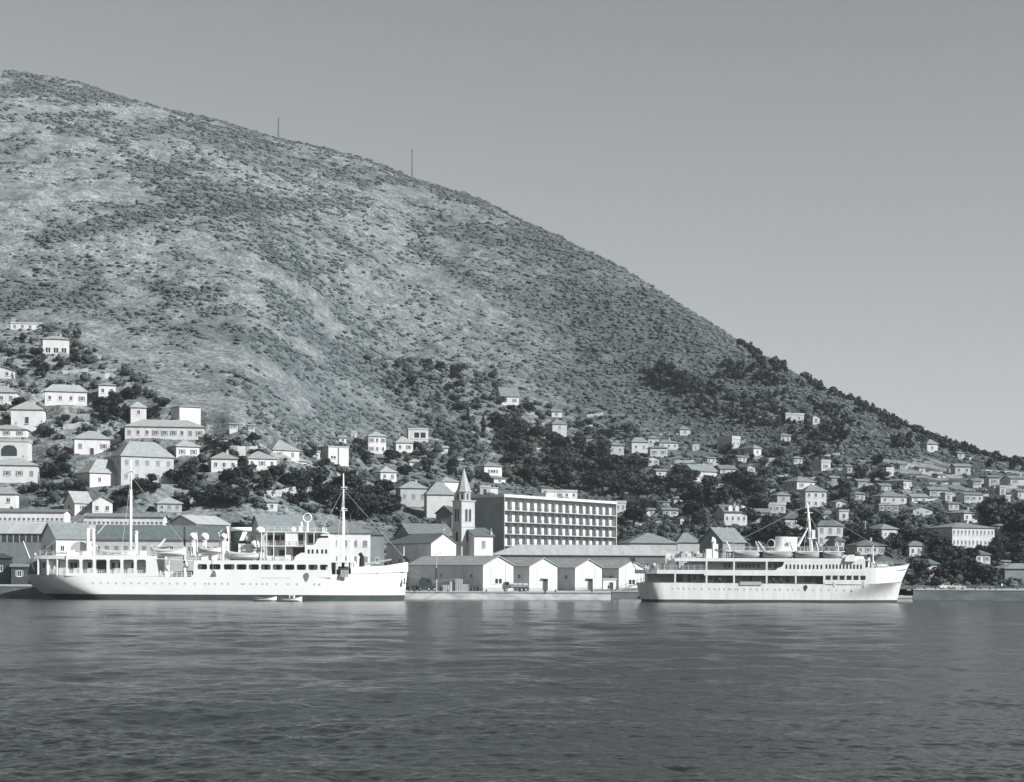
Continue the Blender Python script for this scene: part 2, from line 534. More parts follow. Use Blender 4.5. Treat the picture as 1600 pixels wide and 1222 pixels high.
L('long low white outbuilding, highest building at the foot of the bare slope', 18, 64, 506, 516, 2, 0, 'flat', 4, 1)
h = L('white villa with a dark open loggia below a plain band, high on the slope', 68, 107, 530, 556, 7, 8, 'hip', 0, 0)
W, D, H, rhm = h['_dims']
for k in range(3):
    inst('window', W_OPEN, h, (-W * .3 + W * .3 * k, -.01, H * .33), 0, (W * .22, 1, H * .36))
L('small white cottage cut by the picture edge below the loggia villa', -14, 19, 578, 592, 7, 0, 'gy', 2, 1)
L('white house with grey hip roof at the picture edge, beside the four-window house', -20, 24, 613, 633, 12, 0, 'hip', 3, 1)
L('wide white house with four windows and a grey hip roof above a garden wall', 72, 134, 612, 635, 12, 6, 'hip', 4, 1, chim=1)
L('square white house with one small door, below the wide four-window house', 18, 66, 640, 662, 14, 0, 'hip', 1, 1, door=True, chim=1)
L('small pale two-level house beside the trees at the upper edge of town', 155, 180, 602, 621, 5, 0, 'hip', 2, 1)
L('narrow white house half hidden by dark trees above the long white building', 205, 228, 637, 653, 11, 12, 'hip', 1, 1)
L('white box-shaped house with a shaded side wall above the long white building', 282, 312, 636, 657, 5, 20, 'hip', 0, 1)
L('long white school-like building with a row of paired windows and grey hip roof', 197, 317, 667, 688, 13, 0, 'hip', 9, 1, th=8, D=11)
L('low white house at the picture edge with a flat grey roof', -20, 40, 671, 683, 9, 0, 'hip', 3, 1)
h = L('white house with one large dark arched opening at the picture edge', -20, 43, 690, 719, 3, 0, 'flat', 0, 0, th=8)
W, D, H, rhm = h['_dims']
b = MB()
aw, ah = W * .38, H * .6
b.prism([(-aw / 2, H * .22), (aw / 2, H * .22), (aw / 2, H * .22 + ah * .6), (aw * .3, H * .22 + ah * .93), (0, H * .22 + ah), (-aw * .3, H * .22 + ah * .93), (-aw / 2, H * .22 + ah * .6)], -.03, .01)
b.build('archway', M_DOOR, h, (W * .04, 0, 0))
L('square white house with hip roof and dark door, left of the big five-window house', 118, 170, 686, 711, 14, 0, 'hip', 3, 1, door=True, chim=1)
L('big two-storey house with five windows per floor and a broad pale hip roof', 194, 267, 714, 757, 25, 24, 'hip', 5, 2, chim=1, wk='closed', wall=M_CREAM)
L('small white house with hip roof and two shutters beside the long white building', 277, 310, 698, 716, 13, 20, 'hip', 2, 1, wk='shut')
L('low broad house with a wide pale hip roof in front of the square house', 145, 198, 740, 763, 23, 28, 'hip', 2, 1, chim=1)
L('white house with two blocks at the picture edge above the long market sheds', -16, 57, 727, 755, 13, 0, 'hip', 4, 1)
L('plain white house at the picture edge just above the clerestory shed', -20, 24, 772, 794, 12, 0, 'hip', 2, 1)
L('white gable-fronted house among grey roofs above the clerestory shed', 145, 175, 785, 806, 11, 0, 'gy', 2, 1, th=14)
L('house with a dark gable wall and pale roof beside the white gable front', 119, 141, 787, 800, 20, 23, 'gx', 1, 1, th=42)
L('small low house with a grey hip roof behind the mainmast', 247, 283, 787, 800, 12, 14, 'hip', 3, 1, wall=M_CREAM)
L('white house with grey hip roof and one chimney in front of a dark tree', 331, 370, 717, 738, 12, 12, 'hip', 3, 1, chim=1)
L('white bungalow with a wide hip roof and shaded side wall, third from the big house', 388, 431, 717, 733, 13, 18, 'hip', 3, 1)
L('white house with a long sloping roof standing highest of the bungalows', 428, 466, 704, 718, 17, 24, 'hip', 2, 1)
L('small pale house tucked below the long sloping roof', 452, 479, 721, 729, 10, 16, 'hip', 1, 1)
h = L('bright white flat-roofed modern block in two vertical halves behind the foremast', 514, 544, 699, 728, 1, 22, 'flat', 0, 0, th=30, D=9)
W, D, H, rhm = h['_dims']
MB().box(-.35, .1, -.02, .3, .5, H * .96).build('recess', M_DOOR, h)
inst('window', W_OPEN, h, (-W * .26, -.02, H * .45), 0, (2.4, 1, 1.1))
L('tiny white hut with a chimney beside the modern two-part block', 490, 500, 707, 717, 2, 0, 'flat', 1, 1)
L('white two-storey house with a balcony at the edge of the bare slope', 576, 603, 682, 709, 9, 8, 'hip', 3, 2)
L('white house with hip roof and porch beside the glazed flat-roofed box', 619, 645, 692, 707, 12, 7, 'hip', 2, 1)
h = L('modern flat-roofed house with one long dark window band and white rim', 638, 669, 671, 691, 1, 0, 'flat', 0, 0, th=8, rmat=M_WALL)
W, D, H, rhm = h['_dims']
inst('window', W_OPEN, h, (W * .08, -.02, H * .55), 0, (W * .74, 1, H * .5))
L('small white house with grey roof among trees above the bell tower roofs', 595, 619, 738, 753, 10, 15, 'hip', 2, 1)
L('pale house with two shuttered windows and grey hip roof left of the white block', 626, 667, 763, 792, 12, 10, 'hip', 3, 1, wall=M_CREAM, wk='closed')
L('tall plain white wall of a house under a dark roof beside the bell tower', 667, 709, 773, 812, 21, 0, 'hip', 0, 1, th=10)
L('white upper house just left of the spire', 691, 716, 753, 771, 9, 20, 'hip', 0, 1)
L('narrow dark gable of a stone house beside the bell tower', 681, 706, 803, 826, 13, 0, 'gy', 1, 1, wall=M_GREYW, rmat=M_ROOFD, th=-22)
Mh('house with a wide overhanging hip roof and dark loggia right of the spire', 757, 784, 729, 746, 9, 16, 'hip', 1, 1, wsize=(2.4, 1.4))
Mh('small annex with a low roof beneath the wide hip-roofed house', 772, 790, 748, 755, 6, 14, 'mono', 1, 1)
Mh('small house with a dark doorway beside a white box, above the hotel end wall', 750, 766, 762, 773, 3, 0, 'flat', 1, 1, wall=M_CREAM, door=True)
Mh('small blank white hut above the end wall of the balconied block', 766, 778, 763, 773, 1, 0, 'flat', 0, 1)
Mh('row of rough white outbuildings above the roof of the balconied block', 858, 902, 769, 779, 3, 0, 'flat', 4, 1)
Mh('pale stone hut above the middle of the balconied block roof', 846, 858, 762, 779, 3, 0, 'mono', 1, 1, wall=M_CREAM)
Mh('white house half hidden by trees, highest on the middle slope', 783, 811, 620, 633, 16, 8, 'gx', 2, 1)
Mh('tall narrow stone house with pale hip roof standing alone on the slope', 863, 886, 663, 685, 10, 11, 'hip', 1, 2, wall=M_CREAM, wk='closed')
Mh('tiny white house above the tall narrow stone house', 862, 878, 643, 652, 4, 0, 'gx', 1, 1)
Rh('white house with a mansard roof at the centre of the hamlet row', 987, 1013, 691, 708, 8, 4, 'hip', 2, 1)
Rh('small white tower-like house in the middle of the hamlet row', 1013, 1030, 685, 698, 5, 0, 'hip', 2, 1)
Rh('long pale house closing the hamlet row', 1030, 1060, 692, 703, 6, 0, 'hip', 3, 1, wall=M_CREAM)
Rh('white house in front of the hamlet row with a dark porch', 1016, 1043, 700, 715, 4, 0, 'hip', 2, 1)
Rh('tiny white gable house with two windows below the hamlet row', 1013, 1030, 717, 728, 5, 0, 'gy', 2, 1)
Rh('pale house at the start of the hamlet row beside the long terrace wall', 951, 975, 696, 712, 6, 0, 'hip', 2, 1, wall=M_CREAM)
Rh('low white cottage with a small square tower below the hamlet', 1025, 1062, 736, 746, 4, 0, 'gx', 3, 1)
Rh('white two-storey house with three windows and a shaded side, alone among dark trees', 1082, 1121, 737, 753, 12, 16, 'gx', 3, 1, wk='open', chim=1)
Rh('low pale house with grey roof beside the three-window house', 1125, 1150, 733, 742, 7, 0, 'gx', 2, 1, wall=M_CREAM)
Rh('white garden house below the low pale house', 1125, 1146, 751, 758, 2, 0, 'flat', 2, 1)
Rh('white cube house with a long grey side wall', 1143, 1157, 686, 702, 4, 21, 'flat', 2, 1, wall=M_CREAM)
Rh('pale house with a broad dark roof right of the white cube house', 1177, 1190, 701, 713, 7, 17, 'hip', 1, 1)
Rh('small white house with a sloping roof above the hamlet row', 1062, 1079, 671, 680, 6, 6, 'hip', 1, 1)
Rh('white cottage beside a cypress high on the wooded slope', 1208, 1223, 651, 661, 3, 0, 'hip', 1, 1)
Rh('roofless grey stone ruin right of the cypress cottage', 1227, 1257, 648, 660, 2, 0, 'flat', 2, 1, wall=M_STONE, wk='open')
Rh('white house with pale roof in a clearing below the cypress cottage', 1220, 1236, 681, 691, 5, 4, 'hip', 2, 1)
Rh('white chapel-like hut high on the slope under the wooded ridge', 1270, 1281, 652, 663, 5, 0, 'gy', 1, 1)
Rh('house with a wide grey hip roof and white front above the three-window tall house', 1244, 1276, 753, 765, 10, 18, 'hip', 2, 1)
Rh('tall white house with three windows above the raked mast', 1258, 1292, 768, 794, 10, 6, 'hip', 3, 2, wk='open')
Rh('small pale house with a hip roof left of the raked mast top', 1214, 1235, 774, 787, 6, 8, 'hip', 1, 1, wall=M_CREAM)
Rh('lower pale house with a terrace left of the raked mast', 1200, 1228, 789, 802, 3, 0, 'flat', 3, 1, wall=M_CREAM)
h = Rh('white house with three dormers on a dark mansard roof', 1131, 1168, 801, 822, 13, 12, 'gx', 4, 1, rmat=M_ROOFD, wk='open')
W, D, H, rhm = h['_dims']
rf = [c for c in h.children if c.name.startswith('roof')][0]
for k in range(3):
    b = MB()
    b.prism([(-.75, 0), (.75, 0), (.75, 1.7), (.5, 2.15), (0, 2.3), (-.5, 2.15), (-.75, 1.7)], 0, 2.4)
    d = b.build('dormer', M_WALL, rf, (-W * .22 + W * .29 * k, .15, .1))
Rh('long pale wing right of the house with three dormers', 1168, 1204, 801, 817, 7, 0, 'gx', 4, 1, wall=M_CREAM)
Rh('pale house with a dark mansard roof and small dormers behind the raked mast', 1226, 1257, 811, 829, 14, 8, 'hip', 3, 1, wall=M_CREAM, rmat=M_ROOFD)
Rh('small white hut between the dark trees above the dock roofs', 1053, 1067, 779, 787, 4, 0, 'hip', 1, 1)
Rh('white house with a flat-topped white block beside it', 1284, 1312, 804, 815, 8, 10, 'hip', 2, 1)
Rh('flat-topped white block with one dark window', 1311, 1326, 799, 816, 2, 0, 'flat', 1, 1, wk='open')
h = Rh('tall white house with a balcony and dark roof right of the raked mast foot', 1277, 1318, 822, 853, 9, 4, 'hip', 3, 2, wk='closed', rmat=M_ROOFD)
W, D, H, rhm = h['_dims']
MB().box(-1.2, 1.2, -.9, 0, H * .5 - .15, H * .5).build('balcony', M_STEEL, h)
Rh('small house with a dark hip roof in front of the tall balcony house', 1304, 1320, 846, 856, 9, 8, 'hip', 1, 1, wall=M_CREAM, rmat=M_ROOFD)
h = Rh('white house with a pale hip roof and one large dark corner window', 1376, 1404, 827, 846, 9, 17, 'hip', 0, 1)
W, D, H, rhm = h['_dims']
inst('window', W_OPEN, h, (W * .22, -.02, H * .5), 0, (2.0, 1, 2.0))
inst('window', W_OPEN, h, (-W * .24, -.02, H * .62), 0, (.7, 1, .9))
Rh('low pale house with a dark hip roof just above the bow of the smaller ship', 1338, 1385, 853, 867, 9, 0, 'hip', 4, 1, wall=M_CREAM, rmat=M_ROOFD)
h = Rh('white two-level house with the lower storey set in grey, right slope', 1375, 1418, 776, 788, 9, 0, 'hip', 3, 1)
Rh('grey lower storey house below the white two-level house', 1373, 1405, 789, 801, 1, 0, 'flat', 3, 1, wall=M_GREYW)
Rh('small white house with a long shaded side above the white two-level house', 1410, 1426, 752, 765, 4, 26, 'hip', 2, 1)
Rh('white square hut on the terraces left of the shaded-side house', 1384, 1397, 734, 746, 3, 18, 'flat', 1, 1)
Rh('small white house by the upper terrace wall', 1283, 1298, 723, 736, 4, 10, 'flat', 1, 1)
Rh('narrow pale hut on the upper terraces', 1323, 1331, 729, 741, 3, 0, 'gx', 1, 1)
Rh('pale gabled house above the long garden wall', 1426, 1458, 797, 806, 7, 0, 'gy', 2, 1, wall=M_CREAM)
h = Rh('large white school building with a long row of tall windows and shaded side', 1484, 1558, 825, 857, 9, 18, 'hip', 11, 2, wk='open', D=14, th=24)
Rh('white house with a grey roof standing behind the large school building', 1504, 1538, 802, 817, 6, 20, 'hip', 3, 1, wk='open')
Rh('white house behind garden trees below the long garden wall', 1420, 1452, 853, 871, 8, 0, 'hip', 3, 1)
Rh('white gabled house sunk in dark trees by the quay beyond the bow', 1447, 1468, 882, 904, 9, 14, 'hip', 3, 1, rmat=M_ROOFD)
Rh('white house with a dark hip roof below the school building', 1524, 1548, 867, 881, 8, 12, 'hip', 2, 1, rmat=M_ROOFD)
Rh('low grey-roofed shed at the picture edge on the quay road', 1568, 1640, 889, 905, 9, 0, 'hip', 0, 1, wall=M_GREYW)
Rh('white rounded house high under the wooded ridge at the far right', 1448, 1466, 694, 707, 9, 6, 'hip', 1, 1)
Rh('white hut with a long wall just under the far right ridge', 1496, 1507, 708, 716, 3, 0, 'hip', 1, 1)
Rh('pale house with a tall grey roof on the far right terraces', 1492, 1517, 729, 742, 5, 0, 'gx', 2, 1, wall=M_CREAM)
Rh('white house cluster block at the edge of the dark trees, far right', 1506, 1537, 773, 786, 4, 0, 'gx', 3, 1)
Rh('small white house above the dark trees at the far right', 1562, 1572, 762, 775, 3, 0, 'flat', 1, 1)
Rh('pale low house among terraces at the far right picture edge', 1578, 1612, 748, 759, 5, 0, 'gx', 2, 1, wall=M_CREAM)
Rh('small pale house between the far right terraces and the ridge', 1545, 1562, 746, 760, 4, 0, 'gx', 1, 1, wall=M_CREAM)
Rh('grey-roofed house in the middle of the far right terraces', 1452, 1482, 766, 776, 6, 0, 'gx', 2, 1, wall=M_CREAM)
Rh('white end house of the far right terraces, with one window', 1477, 1488, 772, 784, 2, 0, 'flat', 1, 1)

L('small white hut below the curved pale wall behind the bridge', 417, 433, 785, 799, 4, 6, 'gx', 1, 1)
HOUSES.append((408, 486, 762, 784, 560))
# further small houses between the larger ones
for a in ((359, 371, 663, 671, 3, 'gx', 'small white hut above the bungalows, nearer the big house'), (388, 398, 665, 674, 3, 'gx', 'small white hut above the bungalows, right of its twin'), (549, 557, 676, 683, 2, 'flat', 'tiny white hut on the bare slope left of the balcony house'),
          (530, 541, 684, 693, 4, 'gx', 'small pale hut just above the modern two-part block'), (686, 700, 700, 709, 4, 'gx', 'small pale hut above the trees left of the spire'), (640, 656, 722, 732, 5, 'hip', 'small grey-roofed house between the porch house and the pale shuttered house')):
    L(a[6], a[0], a[1], a[2], a[3], a[4], 4, a[5], 1, 1)
for a in ((1082, 1092, 697, 704, 2, 'flat', 'tiny pale hut left of the white cube house'), (1153, 1167, 714, 723, 3, 'gx', 'small white house below the white cube house'), (1168, 1180, 730, 739, 4, 'gy', 'small white hut right of the three-window house'),
          (1035, 1046, 785, 793, 2, 'mono', 'tiny white hut in the wood left of the small hip-roofed hut'), (962, 978, 786, 801, 3, 'flat', 'white house touching the right end of the balconied block roof'), (980, 1000, 774, 786, 5, 'gx', 'pale house right of the balconied block, uppermost there'),
          (1003, 1024, 797, 807, 4, 'gx', 'pale low house in the trees right of the balconied block'), (1036, 1060, 797, 807, 4, 'gx', 'long pale low house above the hip-roofed dock house'), (1063, 1072, 812, 822, 5, 'gy', 'narrow white gable among trees above the smaller dock house'),
          (1553, 1562, 764, 774, 3, 'flat', 'tiny white house left of the small white house above the dark trees'), (1571, 1579, 776, 785, 2, 'flat', 'tiny pale hut at the edge of the dark trees, far right'), (1436, 1446, 731, 741, 3, 'gx', 'tiny pale house on the upper far right terraces'),
          (1299, 1313, 747, 757, 4, 'gx', 'small pale house below the upper terrace wall'), (1376, 1393, 759, 768, 4, 'gx', 'low grey-roofed house left of the shaded-side house'), (1424, 1450, 777, 786, 6, 'gx', 'grey-roofed house between the shaded-side house and the pale gabled house'),
          (1482, 1499, 787, 797, 3, 'gx', 'pale house left of the white block at the dark trees'), (1306, 1322, 785, 794, 4, 'gy', 'white gabled hut right of the tall three-window house'), (1559, 1572, 822, 840, 4, 'hip', 'white wing standing right of the school building'), (1566, 1580, 878, 888, 3, 'gx', 'small white house in the tree belt left of the grey shed'),
          (1340, 1356, 752, 762, 4, 'gx', 'small pale house left of the road wall on the right slope'), (1335, 1352, 772, 783, 5, 'hip', 'small white hip-roofed house left of the two-level house'), (1196, 1212, 722, 731, 4, 'gx', 'small pale house in the middle of the right slope trees'), (1240, 1254, 716, 725, 4, 'hip', 'small white house above the wide grey hip roof'),
          (1105, 1119, 716, 724, 3, 'gx', 'small pale house just above the three-window house'), (1520, 1534, 752, 762, 4, 'gx', 'small white house left of the small pale house under the ridge'), (1590, 1606, 768, 780, 4, 'gx', 'white house cut by the picture edge above the dark trees'), (1465, 1478, 742, 751, 3, 'gx', 'small pale house above the pale middle terrace wall'), (1406, 1418, 726, 735, 3, 'gx', 'tiny pale hut above the shaded-side house')):
    Rh(a[6], a[0], a[1], a[2], a[3], a[4], 5, a[5], 2 if a[1] - a[0] > 13 else 1, 1)

# ------------------------------------------------------------------ harbour buildings
G_H = 'sheds and large buildings on the harbour front'
def Hb(*a, **k):
    k.setdefault('name', 'shed'); k.setdefault('cat', 'shed')
    return building(*a, group=G_H, down=6.0, **k)

def clerestory(root, n):
    W, D, H, rhm = root['_dims']
    for k in range(n):
        inst('window', W_OPEN, root, (-W / 2 + W * (k + .5) / n, -.01, H * .62 if H < 9 else H - 2.1), 0, (W / n * .62, 1, .9))
h = Hb('long white clerestory shed with a strip of small windows at the picture edge', -60, 98, 800, 829, 6, 0, 'gx', 0, 0, Y=540, th=6, D=14)
clerestory(h, 22)
h = Hb('long white clerestory shed behind the mainmast', 132, 254, 808, 832, 7, 0, 'gx', 0, 0, Y=532, th=6, D=13)
clerestory(h, 18)
h = Hb('low open shed with a pale sheet roof and posts at the picture edge', -60, 72, 834, 905, 19, 0, 'gx', 0, 0, Y=500, th=6, D=16, rmat=M_ROOFP, wall=M_GREYW)
W, D, H, rhm = h['_dims']
MB().box(-W / 2 + .3, W / 2 - .3, -.06, -.01, H - 2.2, H - .3).build('eave_shade', M_DOOR, h)  # dark strip painting in the shade under the eave
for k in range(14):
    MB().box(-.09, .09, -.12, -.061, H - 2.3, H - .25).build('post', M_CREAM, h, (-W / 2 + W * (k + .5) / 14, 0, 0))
Hb('gabled warehouse with a dark end wall and pale roof behind the ship stern', 92, 141, 843, 905, 27, 34, 'gx', 3, 1, Y=488, th=38, chim=1, wz=(8.0,), wall=M_WALL)
Hb('very long low shed with a dark grey roof between the masts', 148, 346, 844, 905, 24, 0, 'gx', 14, 1, Y=494, th=4, D=14, rmat=M_ROOFD, wall=M_CREAM, wz=(8.0,))
h = Hb('shed with a sloping pale roof and three dark bays behind the funnel', 311, 354, 820, 870, 15, 52, 'gx', 0, 0, Y=524, th=52, rmat=M_ROOFP)
W, D, H, rhm = h['_dims']
for k in range(3):
    inst('window', W_OPEN, h, (-W / 2 + W * (k + .5) / 3, -.01, H - 2.6), 0, (W / 3 * .72, 1, 2.0))
Hb('stone house with a dark gable end above the ship funnel', 411, 492, 832, 870, 28, 24, 'gx', 4, 1, Y=512, th=28, chim=1, wall=M_CREAM, wz=(5.0,), name='house', cat='house')
Hb('pale two-storey office with a row of shuttered windows behind the foremast', 500, 578, 833, 905, 20, 8, 'hip', 5, 2, Y=492, th=10, D=12, wk='closed', wz=(5.2, 9.4), wall=M_WALL, name='office_building', cat='building')
Hb('grey shaded workshop between the office and the church', 579, 600, 836, 905, 6, 14, 'hip', 1, 1, Y=500, wall=M_GREYW, rmat=M_ROOFD, wz=(5.0,))
building('dark wooden hut on the quay at the picture edge behind the ship stern', -12, 15, 872, 909, 8, 0, 'hip', 1, 1, Y=486, th=8, D=5, name='hut', cat='hut', wall=M_DOOR, rmat=M_STEEL)
building('low dark store hut on the quay under the ensign staff', 18, 42, 886, 909, 5, 0, 'gx', 1, 1, Y=484, th=12, D=5, name='hut', cat='hut', wall=M_STEEL, rmat=M_GREYW)
Hb('pale-roofed hall behind the church nave', 642, 708, 838, 880, 21, 0, 'gx', 0, 0, Y=533, th=20, D=16, wall=M_GREYW)
Hb('long wharf shed with a pale hip roof and a deep dark eave', 772, 1062, 868, 915, 17, 0, 'hip', 0, 0, Y=536, th=6, D=15, rmat=M_ROOFP, wall=M_GREYW)
Hb('hip-roofed dock house left of the dark gabled house', 984, 1058, 849, 900, 17, 0, 'hip', 4, 1, Y=580, th=10, D=14, wall=M_CREAM, wz=(4,))
Hb('smaller hip-roofed dock house beside the dark gabled house', 1058, 1093, 848, 900, 16, 0, 'hip', 2, 1, Y=585, th=14, wall=M_CREAM, wz=(5,))
Hb('dark gabled stone house with two tall windows above the smaller ship stern', 1127, 1166, 848, 900, 24, 32, 'gx', 3, 1, Y=535, th=42, rmat=M_ROOF, wall=M_GREYW, chim=2, wz=(6.5,), name='house', cat='house')
Hb('broad dark hip roof of a dock house right behind the ship bow', 1362, 1418, 882, 910, 15, 0, 'hip', 4, 1, Y=530, th=10, D=13, rmat=M_ROOFD, wall=M_GREYW)

# four gabled wharf sheds
def wharf_shed(label, xl, xr, ya, ye, yb, llen, Y, kind):
    pxm = (xl + xr) / 2
    th = R(38)
    s = F / Y
    W = (xr - xl) / s / math.cos(th); H = (yb - ye) / s; rhm = (ye - ya) / s
    p = at(pxm, yb, Y)
    p.z = 1.9
    root = empty('wharf_shed', p, th)
    tag(root, label, 'shed', 'gabled wharf sheds on the quay')
    inst('wall', wall_mesh('gy', W, llen, H, rhm, [M_WALL], .3), root)
    inst('roof', roof_mesh('gy', W, llen, rhm, [M_ROOFL], .35), root, (0, 0, H + .01))
    b = MB()
    b.box(-W / 2 - .03, W / 2 + .03, -.06, 0, 0, .9)
    b.build('plinth', M_CONC, root)
    for xx in (-W * .24, W * .24):
        MB().box(xx - .09, xx + .09, -.05, 0, .9, H + rhm * .4).build('pilaster', M_CREAM, root)
    if kind == 'window':
        inst('window', W_OPEN, root, (0, -.01, H * .33 + .4), 0, (2.8, 1, 1.5))
    else:
        inst('door', DOOR_ME, root, (W * .06, -.06, .05), 0, (1.7, 1, 3.0))
        MB().box(-1.0, 1.5, -.9, 0, 3.15, 3.3).build('canopy', M_CONC, root)
    sk = MB()
    for q in (.25, .55, .8):
        y0 = llen * q
        x0, x1 = -W * .30, -W * .18
        z0 = H + rhm * (1 - abs(x0) / (W / 2)) + .1; z1 = H + rhm * (1 - abs(x1) / (W / 2)) + .1
        sk.add([(x0, y0, z0), (x1, y0, z1), (x1, y0 + 2.4, z1), (x0, y0 + 2.4, z0), (x0, y0, z0 + .1), (x1, y0, z1 + .1), (x1, y0 + 2.4, z1 + .1), (x0, y0 + 2.4, z0 + .1)],
               [(0, 3, 2, 1), (4, 5, 6, 7), (0, 1, 5, 4), (1, 2, 6, 5), (2, 3, 7, 6), (3, 0, 4, 7)])
    sk.build('roof_sheet', M_ROOFP, root)
    for q in (.15, .55):
        inst('window', W_OPEN, root, (-W / 2 - .01, llen * q, H * .6), -math.pi / 2, (1.2, 1, 1.1))
    HOUSES.append((xl - 20, xr, ya, yb, Y))
wharf_shed('white gabled wharf shed with a barred window, longest of the four sheds', 755, 802, 868, 884, 923.6, 33, 477, 'window')
wharf_shed('white gabled wharf shed with a tall dark doorway and canopy, second of four', 827, 871, 871, 886, 923.3, 28, 486, 'door')
wharf_shed('white gabled wharf shed with a narrow dark doorway, third of four', 898, 941, 873, 888, 923.0, 25, 495, 'door')
wharf_shed('white gabled wharf shed nearest the smaller ship stern, fourth of four', 966, 1008, 875, 889, 922.7, 22, 503, 'window')
o = building('low white lean-to with a pale door between the last two wharf sheds', 942, 966, 906, 922.8, 1, 0, 'flat', 0, 0, Y=500, th=20, D=5, down=.5, name='lean_to', cat='shed')
inst('door', DOOR_ME, o, (.2, -.02, 0), 0, (1.1, 1, 2.2))

# ------------------------------------------------------------------ hotel with balconies
def hotel():
    pa = at(787, 855, 560)
    th = R(57)
    zb = 9.0
    Lh, Dh = 67.0, 13.0
    root = empty('balcony_block', (pa.x, pa.y, zb), th)
    tag(root, 'long modern four-storey block with rows of balconies and a dark blank end wall', 'building')
    c, s = math.cos(th), math.sin(th)
    for k in range(5):
        cx = pa.x + c * (6 + 14 * k) - s * 6; cy = pa.y + s * (6 + 14 * k) + c * 6
        PADS.append((cx, cy, zb, 10))
    HOUSES.append((738, 968, 773, 858, 560))
    zt = 29.6 - zb
    MB().box(0, Lh, 1.4, Dh, -5, zt - .5).build('wall', M_WALL, root)
    b = MB(); b.box(-.45, Lh + .3, -.45, Dh + .3, zt - .5, zt + .35); b.build('roof_slab', M_WALL, root)
    MB().box(-.35, -.01, -.36, Dh - .05, -5, zt - .52).build('end_wall', mat('hotel_end_shaded', 0.24, 0.9, 0.3, 0.2), root)  # darker colour puts the shade of this side into the wall
    MB().box(Lh + .01, Lh + .3, -.36, Dh - .05, -5, zt - .52).build('end_wall', M_WALL, root)
    fl = [25.3 - zb, 21.75 - zb, 18.2 - zb, 14.65 - zb, 11.1 - zb]
    for z in fl:
        sl_ = MB().box(.01, Lh, -.35, 1.39, z - .25, z).build('balcony_slab', M_CONC, root)
        b = MB()
        n = 16
        for k in range(n + 1):
            x = min(.1 + k * (Lh - .2) / n, Lh - .1)
            b.box(x - .03, x + .03, -.30, -.26, .01, .95)
        for zz in (.32, .62, .93):
            b.box(.06, Lh - .06, -.295, -.265, zz, zz + .05)
        b.build('railing', M_STEEL, sl_, (0, 0, z))
    n = 16
    bw_ = Lh / n
    bb = MB(); bb.box(-.5, .5, -.02, .05, 0, 1, 0); bb.box(-.03, .03, -.06, -.021, 0, 1, 1); bb.box(-.54, -.5, -.07, .05, 0, 1, 1); bb.box(.5, .54, -.07, .05, 0, 1, 1)
    dm = bb.mesh('balcony_door', [M_PANE, M_SHUT]); dm2 = bb.mesh('balcony_door', [mat('drawn_curtain', 0.16, 0.9, 1.5, 0.3), M_SHUT])
    for fi, z in enumerate(fl):
        for k in range(n):
            inst('balcony_door', dm if random.random() < .8 else dm2, root, (bw_ * (k + .30), 1.37, z + .01), 0, (bw_ * .46, 1, 2.65))
    pm = MB().box(-.07, .07, .22, 1.37, 0, 2.9).mesh('partition', M_CREAM)
    for z in fl:
        for k in range(1, n):
            inst('partition', pm, root, (bw_ * k, 0, z + .01))
    b = MB(); b.box(Lh + .35, Lh + 5, 3, Dh - 2, -5, zt - 4.0); b.build('stair_wing', M_WALL, root)
    b = MB(); b.box(Lh * .45, Lh * .52, 4, 9, zt + .36, zt + 2.0); b.build('roof_house', M_CREAM, root)
hotel()

